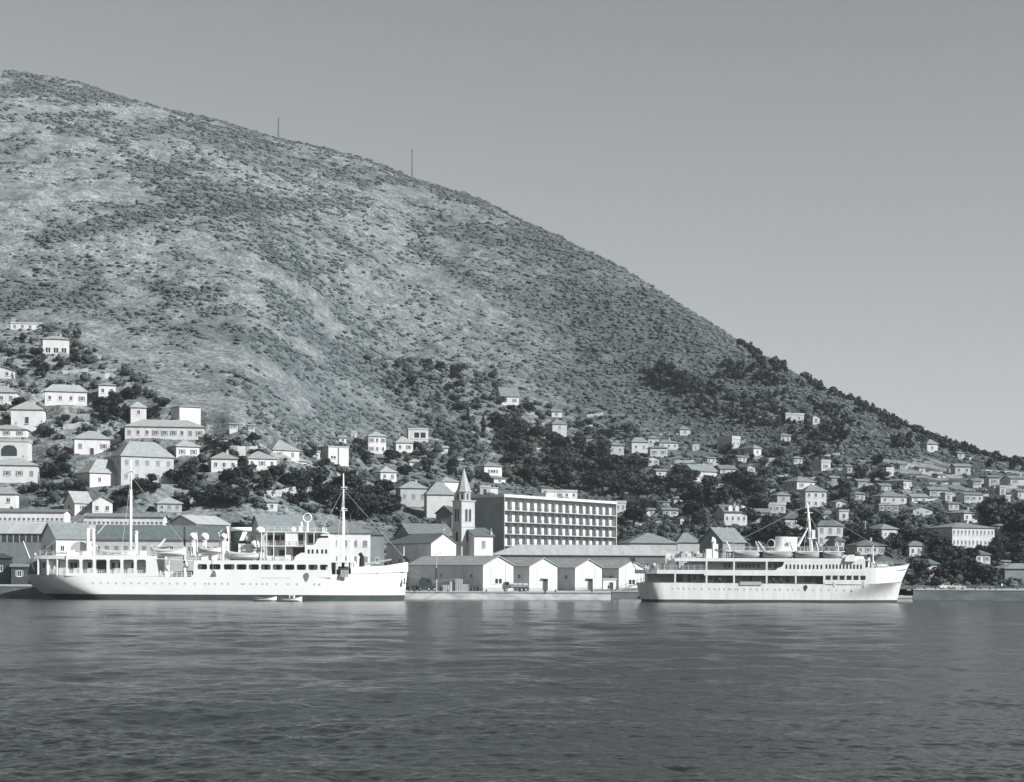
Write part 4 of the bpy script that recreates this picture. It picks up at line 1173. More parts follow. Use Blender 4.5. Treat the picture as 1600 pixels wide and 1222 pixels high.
# ============ long white ship (left)
def ship_long():
    Yn = 437.0; k = F / Yn
    B = 13.0
    x0px = 340.0
    wl0 = HZ + CAMH * k
    def X(px): return (px - x0px) / k
    def Z(py, px=340.0): return (wl0 + (px - 800) * math.tan(ROLL) - py) / k
    def Xc(px): return (px - 800) * (Yn + B / 2) / F - (x0px - 800) / k      # for things on the centre line
    root = empty('passenger_ship', ((x0px - 800) / k, Yn + B / 2, 0.0))
    tag(root, 'long white passenger ship with two tall masts and a dark banded funnel', 'ship', 'white ships moored at the quay')
    yn = -B / 2
    # hull
    sheer = lerp_fn([(X(35), Z(897, 40)), (X(90), Z(899, 90)), (X(200), Z(900.5, 200)), (X(300), Z(901.5, 300)), (X(430), Z(900, 430)), (X(545), Z(897, 545)), (X(640), Z(893, 637))])
    xs = lerp_fn([(-2, Xc(95)), (0, Xc(88)), (.6, Xc(80)), (1.5, Xc(66)), (2.6, Xc(54)), (3.6, Xc(47)), (4.6, Xc(42)), (6, Xc(39)), (99, Xc(39))])
    xb = lerp_fn([(-2, Xc(631)), (0, Xc(632)), (9, Xc(637.5)), (99, Xc(637.5))])
    me, half = hull_mesh(xs, xb, sheer, B, 0, 48, [M_SHIPW, M_BOOT, M_DECK], split=1.25, bowp=(.24, 1.0, .55), sternp=(.17, 1.7, .33))
    hull = inst('hull', me, root)
    # forecastle
    fs0 = X(548)
    LX = xb(99) - xs(99)
    def plan(xa, xz, n, inset=0.0, zr=1.0):
        near = []
        for i in range(n + 1):
            x = xa + (xz - xa) * i / n
            near.append((x, -(max(half((x - xs(99)) / LX, zr) - inset, .02))))
        return near + [(x, -y) for x, y in near[::-1]]
    ftop = lerp_fn([(X(548), Z(886.5, 548)), (X(600), Z(884, 600)), (X(637), Z(878, 637))])
    b = MB()
    n = 14
    lo, hi = [], []
    for i in range(n + 1):
        x = fs0 + (xb(99) - fs0) * i / n
        hb = max(half((x - xs(99)) / LX, 1.0), .02)
        lo.append((x, hb, sheer(x) - .02)); hi.append((x, hb + .10, ftop(x)))
    vs_ = [(x, -y, z) for x, y, z in lo] + [(x, -y, z) for x, y, z in hi] + [(x, y, z) for x, y, z in lo] + [(x, y, z) for x, y, z in hi]
    m_ = n + 1
    fs = []
    for i in range(n):
        fs += [(i, i + 1, m_ + i + 1, m_ + i), (2 * m_ + i + 1, 2 * m_ + i, 3 * m_ + i, 3 * m_ + i + 1), (m_ + i, m_ + i + 1, 3 * m_ + i + 1, 3 * m_ + i)]
    fs += [(0, m_, 3 * m_, 2 * m_), (n, 2 * m_ + n, 3 * m_ + n, m_ + n)]
    b.add(vs_, fs)
    b.build('forecastle', M_SHIPW, root)
    for (px, py) in ((588, 894), (602, 892)):
        x = X(px); inst('hawse_hole', PORT_ME, root, (x, -half((x - xs(99)) / LX, .95) - .06, Z(py, px)), 0, (1.3, 1, 1.3))
    b = MB(); b.box(-.13, .13, -.2, .1, -.7, .6); b.prism([(-.6, -.35), (-.45, -.7), (0, -.85), (.45, -.7), (.6, -.35), (.35, -.55), (0, -.62), (-.35, -.55)], -.25, .0); b.build('anchor', M_STEEL, root, (X(630), -half((X(629) - xs(99)) / LX, .7) - .2, Z(907, 630)))
    # inner deckhouses seen through the openings
    MB().box(X(70), X(243), yn + 1.4, -yn - 1.4, Z(900), Z(875)).build('aft_deckhouse', M_SHADE, root)
    MB().box(X(303), X(517), yn + 1.0, -yn - 1.0, Z(902), Z(878.2)).build('midship_deckhouse', M_SHADE, root)
    for px in (66, 88, 110, 116, 138, 152, 157, 175, 186, 206, 228):
        inst('inner_window', SQ_ME, root, (X(px), yn + 1.38, Z(884)), 0, (.75, 1, 1.3))
    inst('inner_door', SQ_ME, root, (X(157.5), yn + 1.37, Z(887.5)), 0, (2.0, 1, 3.2))
    for px in (318, 331, 340, 355, 374, 377, 395, 401, 415, 434, 450, 456, 470, 487, 505):
        inst('inner_window', SQ_ME, root, (X(px), yn + .98, Z(886)), 0, (random.choice((.8, 1.1, 1.6)), 1, 1.1))
    # aft promenade arcade
    b = MB()
    zt_, zb_ = Z(868.5), Z(901)
    ops = [(105.5, 124.0), (128.5, 145.0), (149.5, 166.5), (171, 188), (192.5, 209), (213.5, 228)]
    arcade(b, X(103), X(236), zb_, Z(868.5), [(X(a), X(c)) for a, c in ops], Z(896.5), Z(875), yn + .02, yn + .14, .4)
    b.prism([(X(236), Z(868.5)), (X(241), Z(871)), (X(244), Z(878)), (X(245), Z(901)), (X(236), Z(901))], yn + .02, yn + .14)
    b.build('promenade_arcade', M_SHIPW, root)
    for px in (57, 73, 88.5):
        x = X(px); y = half((x - xs(99)) / LX, 1.0)
        MB().box(x - .16, x + .16, -y + .1, -y + .35, Z(900), Z(873)).build('stanchion', M_SHIPW, root)
        MB().box(x - .16, x + .16, y - .35, y - .1, Z(900), Z(873)).build('stanchion', M_SHIPW, root)
    b = MB(); b.zprism(plan(X(50), X(244), 16, .03), Z(874.5), Z(869)); b.build('boat_deck_aft', M_SHIPW, root)
    b = MB(); railing(b, [(X(74), -half((X(74) - xs(99)) / LX, 1) + .4, Z(898)), (X(103), yn + .35, Z(899)), (X(236), yn + .35, Z(899.5))], 1.15, .55, .05); b.build('promenade_railing', M_SHIPW, root)
    # midship arcade
    b = MB()
    ops = [(308.5, 323.5), (327, 344.5), (349.5, 366.5), (369, 385.5), (388.5, 404.5), (407.5, 423), (426, 441.5), (445, 460), (463.5, 478.5), (481.5, 496.5), (499.5, 512.5)]
    b.prism([(X(299), Z(901.5)), (X(302), Z(897)), (X(303), Z(876)), (X(306), Z(876)), (X(306), Z(902))], yn + .02, yn + .14)
    arcade(b, X(306), X(517.5), Z(902), Z(875.5), [(X(a), X(c)) for a, c in ops], Z(890), Z(881.5), yn + .02, yn + .14, .32)
    b.build('midship_arcade', M_SHIPW, root)
    b = MB(); b.zprism(plan(X(303), X(548), 12, .03), Z(878), Z(875.6)); b.build('boat_deck', M_SHIPW, root)
    b = MB(); b.box(X(303), X(517), yn + .15, -yn - .15, Z(875.6) + .0, Z(875.6) + .05); b.build('deck_planking', M_DECK, root)
    # wells between the deckhouses
    b = MB(); b.box(X(262), X(296), -3.4, 2.4, Z(902), Z(893)); b.box(X(264), X(294), -3.2, 2.2, Z(893) + .01, Z(892)); b.build('cargo_hatch', M_SHADE, root)
    b = MB()
    railing(b, [(X(246), yn + .15, Z(902)), (X(299), yn + .15, Z(902))], 1.1, 1.1, .06)
    b.tube((X(245), yn + .3, Z(873)), (X(303), yn + .3, Z(877)), .07)
    b.build('well_railing', M_SHIPW, root)
    for px in (258, 288):
        cowl('ventilator', root, X(px), yn + 1.4 + (px % 3) * .6, Z(902), Z(882 + px % 7), .55)
    b = MB(); b.box(X(524), X(545), -3.8, 3.2, Z(899), Z(889)); b.tube((X(527), -4.3, Z(889)), (X(543), -4.3, Z(889)), .7); b.build('winch', M_STEEL, root)
    b = MB(); b.box(X(545.5), X(550), yn + 2.3, -yn - 2.3, Z(899), Z(876)); b.build('forecastle_bulkhead', M_SHADE, root)
    b = MB()
    for q in range(6):
        b.tube((X(532 + q * 2.3), yn + .05, Z(901)), (X(533.5 + q * 2.0), yn + .05, Z(889.5)), .16, n=6)
    b.build('fender_rack', M_CANVAS, root)
    # bridge
    b = MB()
    prof = [(456, 876), (459.5, 874), (461, 869), (464, 866.5), (467, 865), (470, 863.2), (476, 863), (476, 851), (488.5, 850.8), (492, 849), (494.5, 844), (497, 840.5), (500, 840), (512.6, 839.5), (512.6, 836.8), (515.8, 836.8), (516.2, 876)]
    b.prism([(X(a), Z(c)) for a, c in prof], yn + .25, -yn - .25)
    br = b.build('bridge', M_SHIPW, root)
    for px in (482.2, 488.3, 495.6, 503.3, 509.4):
        inst('bridge_window', SQ_ME, br, (X(px), yn + .24, Z(861)), 0, (.42, 1, .95))
    inst('bridge_window', SQ_ME, br, (X(505), yn + .9, Z(838.2)), 0, (2.0, 1, .55))
    b = MB(); b.box(X(500), X(513.5), yn + 1.0, -yn - 1.0, Z(840), Z(834)); b.build('wheelhouse', M_SHIPW, root)
    # decks behind the bridge
    b = MB(); b.box(X(407), X(477), yn + .5, -yn - .5, Z(853.5), Z(852.2)); b.build('upper_deck', M_SHIPW, root)
    b = MB(); b.box(X(405), X(506), yn + .5, -yn - .5, Z(831.3), Z(830)); b.build('flying_bridge_deck', M_SHIPW, root)
    MB().box(X(412), X(476), yn + 3, -yn - 3, Z(876), Z(853.6)).build('officers_house', M_SHADE, root)
    MB().box(X(414), X(494), yn + 3, -yn - 3, Z(852), Z(831.4)).build('chart_house', M_SHADE, root)
    MB().box(X(446.5), X(464), yn + .7, yn + 3.0, Z(852), Z(831.4)).build('cabin', M_SHIPW, root)
    for (px, py, w, hh) in ((418, 842, 1.7, 1.9), (430, 842, 1.4, 1.9), (439, 842, .8, 2.2), (468, 842, 1.0, 2.2), (485, 841, 1.7, 2.0), (424, 864, .8, 2.0), (439, 864, 1.6, 1.6), (466, 862, 3.2, 2.0)):
        inst('inner_window', SQ_ME, root, (X(px), yn + 2.97, Z(py)), 0, (w, 1, hh))
    for px in (408, 416, 427, 445.5, 477, 490):
        MB().box(X(px) - .1, X(px) + .1, yn + .55, yn + .75, Z(876) if px < 477 else Z(851), Z(831.4)).build('stanchion', M_SHIPW, root)
    b = MB()
    railing(b, [(X(407), yn + .6, Z(852.2)), (X(476), yn + .6, Z(852.2))], 1.1, 1.5)
    railing(b, [(X(408), yn + .6, Z(830)), (X(502), yn + .6, Z(830)), (X(502), -yn - .6, Z(830))], 1.1, 1.5)
    railing(b, [(X(407), yn + .3, Z(875.6)), (X(457), yn + .3, Z(875.6))], 1.1, 1.5)
    railing(b, [(X(306), yn + .3, Z(875.6)), (X(350), yn + .3, Z(875.6))], 1.1, 1.5)
    railing(b, [(X(60), -half((X(60) - xs(99)) / LX, 1) + .2, Z(869)), (X(103), yn + .2, Z(869)), (X(243), yn + .2, Z(869))], 1.1, 1.6)
    b.build('deck_railing', M_SHIPW, root)
    # direction finder and lamps above the bridge
    b = MB()
    pts = [(Xc(480) + 1.0 * math.cos(t), 0, Z(807) + 1.0 * math.sin(t)) for t in np.linspace(0, 2 * math.pi, 17)]
    b.path(pts, .10, 6); b.tube((Xc(480), 0, Z(830)), (Xc(480), 0, Z(814)), .28, .22)
    b.build('direction_finder_loop', M_SHIPW, root)
    cowl('ventilator', root, X(466), -2.5, Z(830), Z(818), .55)
    MB().lathe([(.2, Z(830)), (.7, Z(828)), (.8, Z(825)), (.2, Z(822))], (X(455), -2)).build('searchlight', M_SHIPW, root)
    # funnel
    fx = Xc(376)
    fl, fw = 16.2 / k, 1.75
    def ring(py, sc=1.0): return (sc, Z(py))
    fb = MB().lathe([(1.03, Z(876)), (1.02, Z(862)), (1.01, Z(847)), (1.0, Z(829.1))], (fx, 0), 24, fl, fw).build('funnel', M_FUN, root, smooth=True)
    MB().lathe([(1.06, Z(829)), (1.06, Z(823))], (fx, 0), 24, fl, fw).build('funnel_band', M_SHIPW, fb, smooth=True)
    MB().lathe([(.99, Z(823)), (.98, Z(817)), (.9, Z(815)), (.7, Z(815.2))], (fx, 0), 24, fl, fw).build('funnel_cap', M_BLACK, fb, smooth=True)
    MB().tube((fx, -.5, Z(816)), (fx, -.5, Z(811.5)), .22).tube((fx + .7, -.3, Z(816)), (fx + .7, -.3, Z(813)), .16).build('steam_pipe', M_BLACK, fb)
    # slanted white stripe wrapped on the near face
    st = MB()
    n = 6
    pts = []
    for i in range(n + 1):
        py = 844 - (844 - 830) * i / n
        for e in (0, 1):
            px_ = 376 - 0.5 + 6.5 * e + 5.5 * i / n
            u = max(-1, min(1, (Xc(px_) - fx) / fl))
            pts.append((Xc(px_), -fw * math.sqrt(max(0, 1 - u * u)) * 1.02 - .06, Z(py)))
    st.add(pts, [(2 * i, 2 * i + 1, 2 * i + 3, 2 * i + 2) for i in range(n)])
    st.build('funnel_stripe', M_SHIPW, fb)
    MB().box(X(364), X(400), -3.6, 3.6, Z(876), Z(863)).build('funnel_casing', M_SHIPW, root)
    b = MB(); b.box(X(369), X(392), -3.2, -1.9, Z(862.9), Z(849)); b.build('funnel_locker', M_SHIPW, root)
    for (px, top, base, r, y) in ((402.5, 829, 876, .85, -3.6), (296.5, 838, 870, .75, -2.6), (314, 838, 862, .75, -2.0), (340, 832, 870, .7, 1.5), (396, 851, 876, .9, -4.6), (347, 838, 876, .6, -4.5)):
        cowl('ventilator', root, X(px), y, Z(base), Z(top), r, None, 1, 1)
    b = MB(); b.box(X(307), X(342), -2.6, 2.6, Z(875), Z(865)); b.build('engine_casing', M_SHIPW, root)
    b = MB(); b.box(X(98), X(124), -2.2, 2.2, Z(869), Z(861)); b.build('aft_house', M_SHIPW, root)
    b = MB()
    pts = [(X(118) + 2.3 * math.cos(t), -2.35, Z(862) + 2.3 * math.sin(t)) for t in np.linspace(0, math.pi, 12)]
    b.prism([(p[0], p[2]) for p in pts], -2.35, 2.3); b.build('skylight_hood', M_CANVAS, root)
    # masts and posts
    MB().tube((Xc(204), 0, Z(905)), (Xc(204), 0, Z(764)), .36, .30, 10).tube((Xc(204), 0, Z(764)), (Xc(204), 0, Z(716)), .28, .12, 10).build('mainmast', M_SHIPW, root, smooth=True)
    MB().tube((Xc(536), 0, Z(905)), (Xc(536), 0, Z(790)), .36, .28, 10).tube((Xc(536), 0, Z(790)), (Xc(536), 0, Z(737)), .26, .12, 10).build('foremast', M_SHIPW, root, smooth=True)
    for (px, py) in ((204, 737), (536, 796), (536, 762)):
        b = MB(); b.box(Xc(px) - 1.0, Xc(px) + 1.0, -.12, .12, Z(py), Z(py) + .12); b.box(Xc(px) - .5, Xc(px) + .9, -.4, .4, Z(py) + .4, Z(py) + .55); b.build('crosstree', M_SHIPW, root)
    b = MB()
    for (xa, ya, xc, yc, w) in ((204, 742, 60, 868, 0), (204, 742, 303, 868, 0), (204, 745, 196, 868, -5), (204, 745, 214, 868, -5.5), (536, 762, 637, 876, 0), (536, 762, 500, 832, 0), (536, 770, 546, 876, -5), (536, 770, 526, 876, -5), (536, 796, 556, 880, -4)):
        MB().tube((Xc(xa), 0, Z(ya)), (Xc(xc), w, Z(yc)), .035, n=4).build('stay_wire', M_SHADE, root)
    for (px, t, bs, y) in ((141.5, 830, 870, -3.0), (217, 834, 872, -3.2), (549, 846, 890, -2.4), (549, 846, 890, 2.4), (141.5, 830, 870, 3.0)):
        b = MB(); b.tube((Xc(px), y, Z(bs)), (Xc(px), y, Z(t)), .42, .36, 10); b.lathe([(.3, Z(t)), (.5, Z(t) + .25), (.3, Z(t) + .6), (.05, Z(t) + .7)], (Xc(px), y), 10); b.build('kingpost', M_SHIPW, root, smooth=True)
    b = MB(); b.tube((X(231), -3.2, Z(868)), (X(254), -3.2, Z(842)), .30, .22); b.build('derrick_boom', M_SHIPW, root)
    b = MB(); b.tube((X(146), -2.6, Z(834)), (X(160), -2.6, Z(818)), .09); b.build('derrick_stay', M_SHIPW, root)
    b = MB(); b.tube((X(554), 0, Z(883)), (X(609), -1, Z(873)), .26, .2); b.build('foredeck_boom', M_CANVAS, root)
    b = MB(); b.tube((X(560), -3, Z(863)), (X(565), -3, Z(871)), .45, .45); b.tube((X(563), -3, Z(871)), (X(563), -3, Z(884)), .6, .7); b.build('dark_mouth_ventilator', M_BLACK, root)
    b = MB(); b.prism([(X(556), Z(888)), (X(567), Z(888)), (X(566), Z(880)), (X(560), Z(869)), (X(556), Z(869))], -3.4, -1.4); b.build('mast_house', M_SHIPW, root)
    b = MB(); b.tube((Xc(631), 0, Z(882)), (Xc(631), 0, Z(852)), .13, .08); b.build('jackstaff', M_SHIPW, root)
    b = MB(); b.tube((Xc(630.5), -.2, Z(868)), (Xc(639), -.2, Z(875)), .32, .32); b.build('bow_roller', M_BLACK, root)
    b = MB(); b.tube((Xc(54), 0, Z(893)), (Xc(36), 0, Z(846)), .17, .1); b.build('ensign_staff', M_SHIPW, root)
    b = MB(); pts = [(X(57) - .1, -3.5, Z(899)), (X(57) - .1, -3.5, Z(875)), (X(55), -3.9, Z(869)), (X(50), -4.3, Z(866))]; b.path(pts, .24, 8); b.build('stern_davit', M_SHIPW, root)
    b = MB(); b.zprism(plan(X(47), X(103), 8, .5), Z(865.5), Z(864.8)); b.build('stern_awning', M_CANVAS, root)
    for px in (54, 68, 84, 100):
        x = X(px); y = max(half((x - xs(99)) / LX, 1.0) - .6, .3)
        MB().tube((x, -y, Z(869)), (x, -y, Z(865.5)), .06).build('awning_pole', M_SHIPW, root)
    # awning over the well
    b = MB(); b.prism([(X(233), Z(856)), (X(262), Z(852)), (X(289), Z(855)), (X(289), Z(857)), (X(262), Z(854)), (X(233), Z(858))], -5, 3); b.build('well_awning', M_CANVAS, root)
    for (px, rr) in ((236, 1), (262, 1), (288, 1)):
        MB().tube((X(px), -4.8, Z(902)), (X(px), -4.8, Z(856)), .09).build('awning_pole', M_SHIPW, root)
    b = MB(); b.tube((Xc(290.5), -2.0, Z(880)), (Xc(290.5), -2.0, Z(823)), .3, .22); b.build('exhaust_pole', M_STEEL, root)
    # davits with the lifeboats
    for px in (148, 207, 235, 285, 305, 340, 353, 408):
        davit(root, X(px), yn + 2.9, Z(869 if px < 240 else 875), Z(853 if px not in (305, 340) else 832), 1.5)
    # portholes and hull marks
    for px in list(range(146, 300, 12)) + [305, 321, 327, 337, 348, 357, 379, 382, 392, 402, 411, 418, 432, 451, 465, 492, 500]:
        py = 910.5 + 0.006 * (px - 150)
        inst('porthole', PORT_ME, root, (X(px), yn - .005, Z(py, px)))
    for px in range(566, 622, 9):
        x = X(px)
        inst('porthole', PORT_ME, root, (x, -half((x - xs(99)) / LX, .62) - .03, Z(905 - (px - 566) * .05, px)), R(9), (.9, 1, .9))
    b = MB(); n = 14
    pr = [(.62 * math.cos(t), .25 + .78 * math.sin(t)) for t in np.linspace(-.35, math.pi + .35, n)] + [(-.15, -.95), (.15, -.95)]
    b.prism(pr, -.10, .0); b.build('hull_shield', M_SHUT, root, (X(479), yn - .01, Z(901)))
    b = MB(); b.prism([(-.75, -.6), (.6, -.6), (.45, .3), (.1, .9)], -.1, 0); b.build('hull_flap', M_SHUT, root, (X(334), yn - .01, Z(896.5)))
    b = MB(); b.box(X(407), X(455), yn - .04, yn + .02, Z(902.6), Z(902)); b.build('rubbing_strake', M_SHADE, root)
    b = MB()
    for (px, t) in ((333, 864),):
        b.tube((X(px), yn - .15, Z(t)), (X(px), yn - .15, Z(936 if px == 405 else 892)), .04, n=4)
    b.build('boat_line', M_SHADE, root)
    # deck clutter
    for i, (px, w, hgt, y) in enumerate(((108, 1.6, 1.3, -4.8), (131, 1.2, 1.0, -4.9), (222, 1.4, 1.2, -5.0), (318, 1.6, 1.3, -4.6), (333, 1.2, 1.8, -4.2), (421, 1.4, 1.1, -5.2), (436, 2.2, .9, -5.2), (449, 1.2, 1.3, -5.0))):
        zb = Z(869) if px < 245 else Z(875.5)
        b = MB(); b.box(-w / 2, w / 2, -.6, .6, 0, hgt * .8); b.prism([(-w / 2 - .05, hgt * .8), (w / 2 + .05, hgt * .8), (w / 2 - .1, hgt), (-w / 2 + .1, hgt)], -.65, .65)
        b.build('deck_locker', M_SHIPW, root, (X(px), y, zb + .02))
    for (px, py) in ((107, 893), (118, 893), (140, 894), (180, 893), (196, 893), (205, 893), (232, 890)):
        b = MB(); b.box(-.5, .5, -.3, .3, 0, .45); b.box(-.5, .5, .22, .3, .45, 1.0); b.build('deck_seat', M_SHIPW, root, (X(px), yn + 1.4, Z(901)))
    # lifeboats hang in their davits
    G = 'lifeboats of the long white ship'
    wx, wy_ = root.location.x, root.location.y
    for (a, c, py, hh, lab) in ((150, 212, 872, 2.1, 'white lifeboat between the kingposts on the stern deck of the long ship'), (233, 288, 870, 2.2, 'pale lifeboat under the small awning beside the dark pole on the long ship'),
                          (308, 343, 864.5, 1.5, 'small white boat between the ventilators and the funnel of the long ship'), (351, 411, 875, 2.2, 'white lifeboat in davits right below the banded funnel')):
        lifeboat(lab, (wx + X((a + c) / 2), wy_ + yn + 1.55, Z(py)), (c - a) / k, 2.5, hh * .78, G)
    for (px, py, tx, tY, tz) in ((634, 884, 700, 460.7, 2.3), (634, 886, 660, 460.7, 2.3)):
        o_ = root.location
        MB().tube((Xc(px), -.5, Z(py, px)), ((tx - 800) / F * tY - o_.x, tY - o_.y, tz), .05, n=5).build('mooring_line', M_SHUT, root)
    return root
ship_long()

# ============ smaller white motor ship (right)
def ship_small():
    Yn = 437.0; k = F / Yn
    B = 11.5
    x0px = 1206.0
    wl0 = HZ + CAMH * k
    def X(px): return (px - x0px) / k
    def Z(py, px=1206.0): return (wl0 + (px - 800) * math.tan(ROLL) - py) / k
    def Xc(px): return (px - 800) * (Yn + B / 2) / F - (x0px - 800) / k      # for things on the centre line
    root = empty('motor_ship', ((x0px - 800) / k, Yn + B / 2, 0.0))
    tag(root, 'smaller white motor ship with open side decks, flared bow and plain white funnel', 'ship', 'white ships moored at the quay')
    yn = -B / 2
    sheer = lerp_fn([(X(990), Z(910.5, 993)), (X(1060), Z(910.5, 1060)), (X(1160), Z(911.5, 1160)), (X(1290), Z(913, 1290)), (X(1350), Z(913.5, 1350)), (X(1408), Z(910, 1408))])
    xs = lerp_fn([(-2, Xc(1005)), (0, Xc(1002.5)), (4.6, Xc(993.5)), (99, Xc(993.5))])
    xb = lerp_fn([(-2, Xc(1399)), (0, Xc(1401)), (4.8, Xc(1408.5)), (99, Xc(1408.5))])
    me, half = hull_mesh(xs, xb, sheer, B, 0, 44, [M_SHIPW2, M_BOOT, M_DECK], split=.6, bowp=(.30, 1.2, .62, .145), sternp=(.075, .75, .5))
    hull = inst('hull', me, root)
    LX = xb(99) - xs(99)
    def hb(x, zr=1.0): return max(half((x - xs(99)) / LX, zr), .02)
    def plan(xa, xz, n, inset=0.0):
        near = [(xa + (xz - xa) * i / n, -(max(hb(xa + (xz - xa) * i / n) - inset, .02))) for i in range(n + 1)]
        return near + [(x, -y) for x, y in near[::-1]]
    # flared forecastle above the knuckle
    ftop = lerp_fn([(X(1350), Z(887.5, 1350)), (X(1385), Z(886.5, 1385)), (Xc(1408), Z(883.5, 1408)), (Xc(1421), Z(880, 1421))])
    b = MB(); n = 16
    lo, hi = [], []
    for i in range(n + 1):
        t = i / n
        xl_ = X(1350) + (xb(99) - X(1350)) * t
        xh_ = X(1350) + (Xc(1421) - X(1350)) * t
        hl = hb(xl_, 1.0) + .02
        hh = hl + .30 * t * (1 if t < .98 else .2)
        if i == n: hh = .25; hl = .05
        lo.append((xl_, hl, sheer(xl_) + .02)); hi.append((xh_, min(hh, B / 2 + .05), ftop(xh_)))
    vs_ = [(x, -y, z) for x, y, z in lo] + [(x, -y, z) for x, y, z in hi] + [(x, y, z) for x, y, z in lo] + [(x, y, z) for x, y, z in hi]
    m_ = n + 1; fs = []; 
    for i in range(n):
        fs += [(i, i + 1, m_ + i + 1, m_ + i), (2 * m_ + i + 1, 2 * m_ + i, 3 * m_ + i, 3 * m_ + i + 1), (2 * m_ + i, 2 * m_ + i + 1, i + 1, i)]
    for i in range(n):       # deck a metre below the bulwark top
        pass
    fs += [(0, m_, 3 * m_, 2 * m_), (n, 2 * m_ + n, 3 * m_ + n, m_ + n)]
    b.add(vs_, fs)
    b.build('forecastle', M_SHIPW2, root, smooth=False)
    b = MB()
    dk = [(x, -y * .97, z - 1.0) for x, y, z in hi[:-1]] + [(x, y * .97, z - 1.0) for x, y, z in hi[:-1][::-1]]
    b.add(dk, [tuple(range(len(dk)))]); b.build('fore_deck', M_DECK, root)
    # inner houses
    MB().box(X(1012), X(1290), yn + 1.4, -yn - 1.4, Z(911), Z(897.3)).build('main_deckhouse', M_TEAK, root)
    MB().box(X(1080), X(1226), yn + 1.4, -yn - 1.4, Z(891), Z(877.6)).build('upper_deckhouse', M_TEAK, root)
    for px in (1063, 1078, 1086, 1098, 1112, 1120, 1140, 1165, 1174, 1206, 1215, 1232, 1262, 1268, 1280):
        inst('inner_window', SQ_ME, root, (X(px), yn + 1.37, Z(903)), 0, (random.choice((.7, .9, 1.5)), 1, random.choice((1.0, 1.9))))
    for px in (1134, 1141, 1155, 1161, 1167, 1173, 1179, 1186, 1204, 1213):
        inst('inner_window', SQ_ME, root, (X(px), yn + 1.37, Z(884)), 0, (.6, 1, .95))
    # decks
    b = MB(); b.zprism(plan(X(994), X(1352), 22, -.04), Z(897.2), Z(891)); 
    b.build('promenade_deck', M_SHIPW2, root)
    b = MB(); b.box(X(1100), X(1352), yn - .05, yn + .05, Z(899.5), Z(892)); b.box(X(1100), X(1352), -yn - .05, -yn + .05, Z(899.5), Z(892)); b.build('promenade_bulwark', M_SHIPW2, root)
    b = MB(); b.box(X(1054), X(1352), yn - .02, -yn + .02, Z(877.5), Z(872.3)); b.build('boat_deck', M_SHIPW2, root)
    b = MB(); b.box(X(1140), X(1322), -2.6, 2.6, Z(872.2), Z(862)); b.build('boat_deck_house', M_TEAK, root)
    b = MB(); b.box(X(1138), X(1322), yn + 1.6, -yn - 1.6, Z(861.9), Z(860.4)); b.build('top_deck', M_SHIPW2, root)
    # posts
    for px in (1006, 1055, 1104, 1147, 1198, 1243.5, 1287.5):
        w = .35 if px > 1010 else .13
        y = hb(X(px)) - .1
        for sg in (-1, 1):
            MB().box(X(px) - w / 2 * 1.1, X(px) + w / 2 * 1.1, sg * y - .12, sg * y + .12, Z(911.5), Z(897.3)).build('stanchion', M_SHIPW2, root)
    for px in (1104, 1147, 1198):
        for sg in (-1, 1):
            MB().box(X(px) - .19, X(px) + .19, sg * (-yn - .1) - .12, sg * (-yn - .1) + .12, Z(891), Z(877.6)).build('stanchion', M_SHIPW2, root)
    # enclosed forward superstructure with its rows of windows
    b = MB()
    prof = [(1352, 914), (1352, 897.3), (1352, 872.2), (1228, 872.2), (1225, 877.6), (1224, 882), (1221, 886), (1215, 887.5), (1212, 891), (1289, 897.4), (1289, 914)]
    b.prism([(X(a), Z(c)) for a, c in prof], yn + .0, yn + .12)
    ss = b.build('superstructure_side', M_SHIPW2, root)
    MB().prism([(X(a), Z(c)) for a, c in prof], -yn - .12, -yn).build('superstructure_side', M_SHIPW2, root)
    b = MB(); b.box(X(1228), X(1346), yn + .125, -yn - .125, Z(891), Z(877.6)); b.box(X(1346), X(1351.8), yn + .125, -yn - .125, Z(914), Z(872.4)); b.build('superstructure', M_SHIPW2, root)
    for i in range(10):
        inst('cabin_window', SQ_ME, ss, (X(1229 + i * 6.05), yn - .02, Z(885.3)), 0, (.34, 1, 1.0))
    for i in range(11):
        inst('cabin_window', SQ_ME, ss, (X(1291.5 + i * 5.4), yn - .02, Z(884.8)), 0, (.34, 1, 1.0))
    for i in range(6):
        inst('saloon_window', SQ_ME, ss, (X(1294.2 + i * 10.9), yn - .02, Z(902)), 0, (1.12, 1, 1.0))
    inst('bridge_window', SQ_ME, ss, (X(1353.5), yn + .4, Z(881)), 0, (1.0, 1, 1.5))
    b = MB(); b.box(X(1318), X(1352), -4.0, 4.0, Z(872.3), Z(868.5)); b.build('bridge_roof', M_SHIPW2, root)
    b = MB()
    prof = [(1319, 877), (1321, 869), (1326, 866.5), (1334, 866), (1336, 870), (1336, 877)]
    b.prism([(X(a), Z(c)) for a, c in prof], yn - .5, yn + 1.4); b.prism([(X(a), Z(c)) for a, c in prof], -yn - 1.4, -yn + .5); b.build('bridge_wing', M_SHIPW2, root)
    # rails
    b = MB()
    railing(b, [(X(998), -hb(X(998)) + .1, Z(891)), (X(1020), -hb(X(1020)) + .1, Z(891)), (X(1104), yn + .1, Z(891))], 1.1, 1.3)
    railing(b, [(X(1056), 4, Z(872.3)), (X(1056), yn + .1, Z(872.3)), (X(1146), yn + .1, Z(872.3))], 1.1, 1.3)
    railing(b, [(X(1140), yn + 1.7, Z(860.4)), (X(1320), yn + 1.7, Z(860.4))], 1.0, 1.6)
    railing(b, [(X(1352), -3, Z(886)), (X(1400), -2.2, Z(884))], 1.1, 1.4)
    b.build('deck_railing', M_SHIPW2, root)
    # funnel
    fx, fl, fw = Xc(1226.5), 18 / k, 1.9
    b = MB()
    rr = []
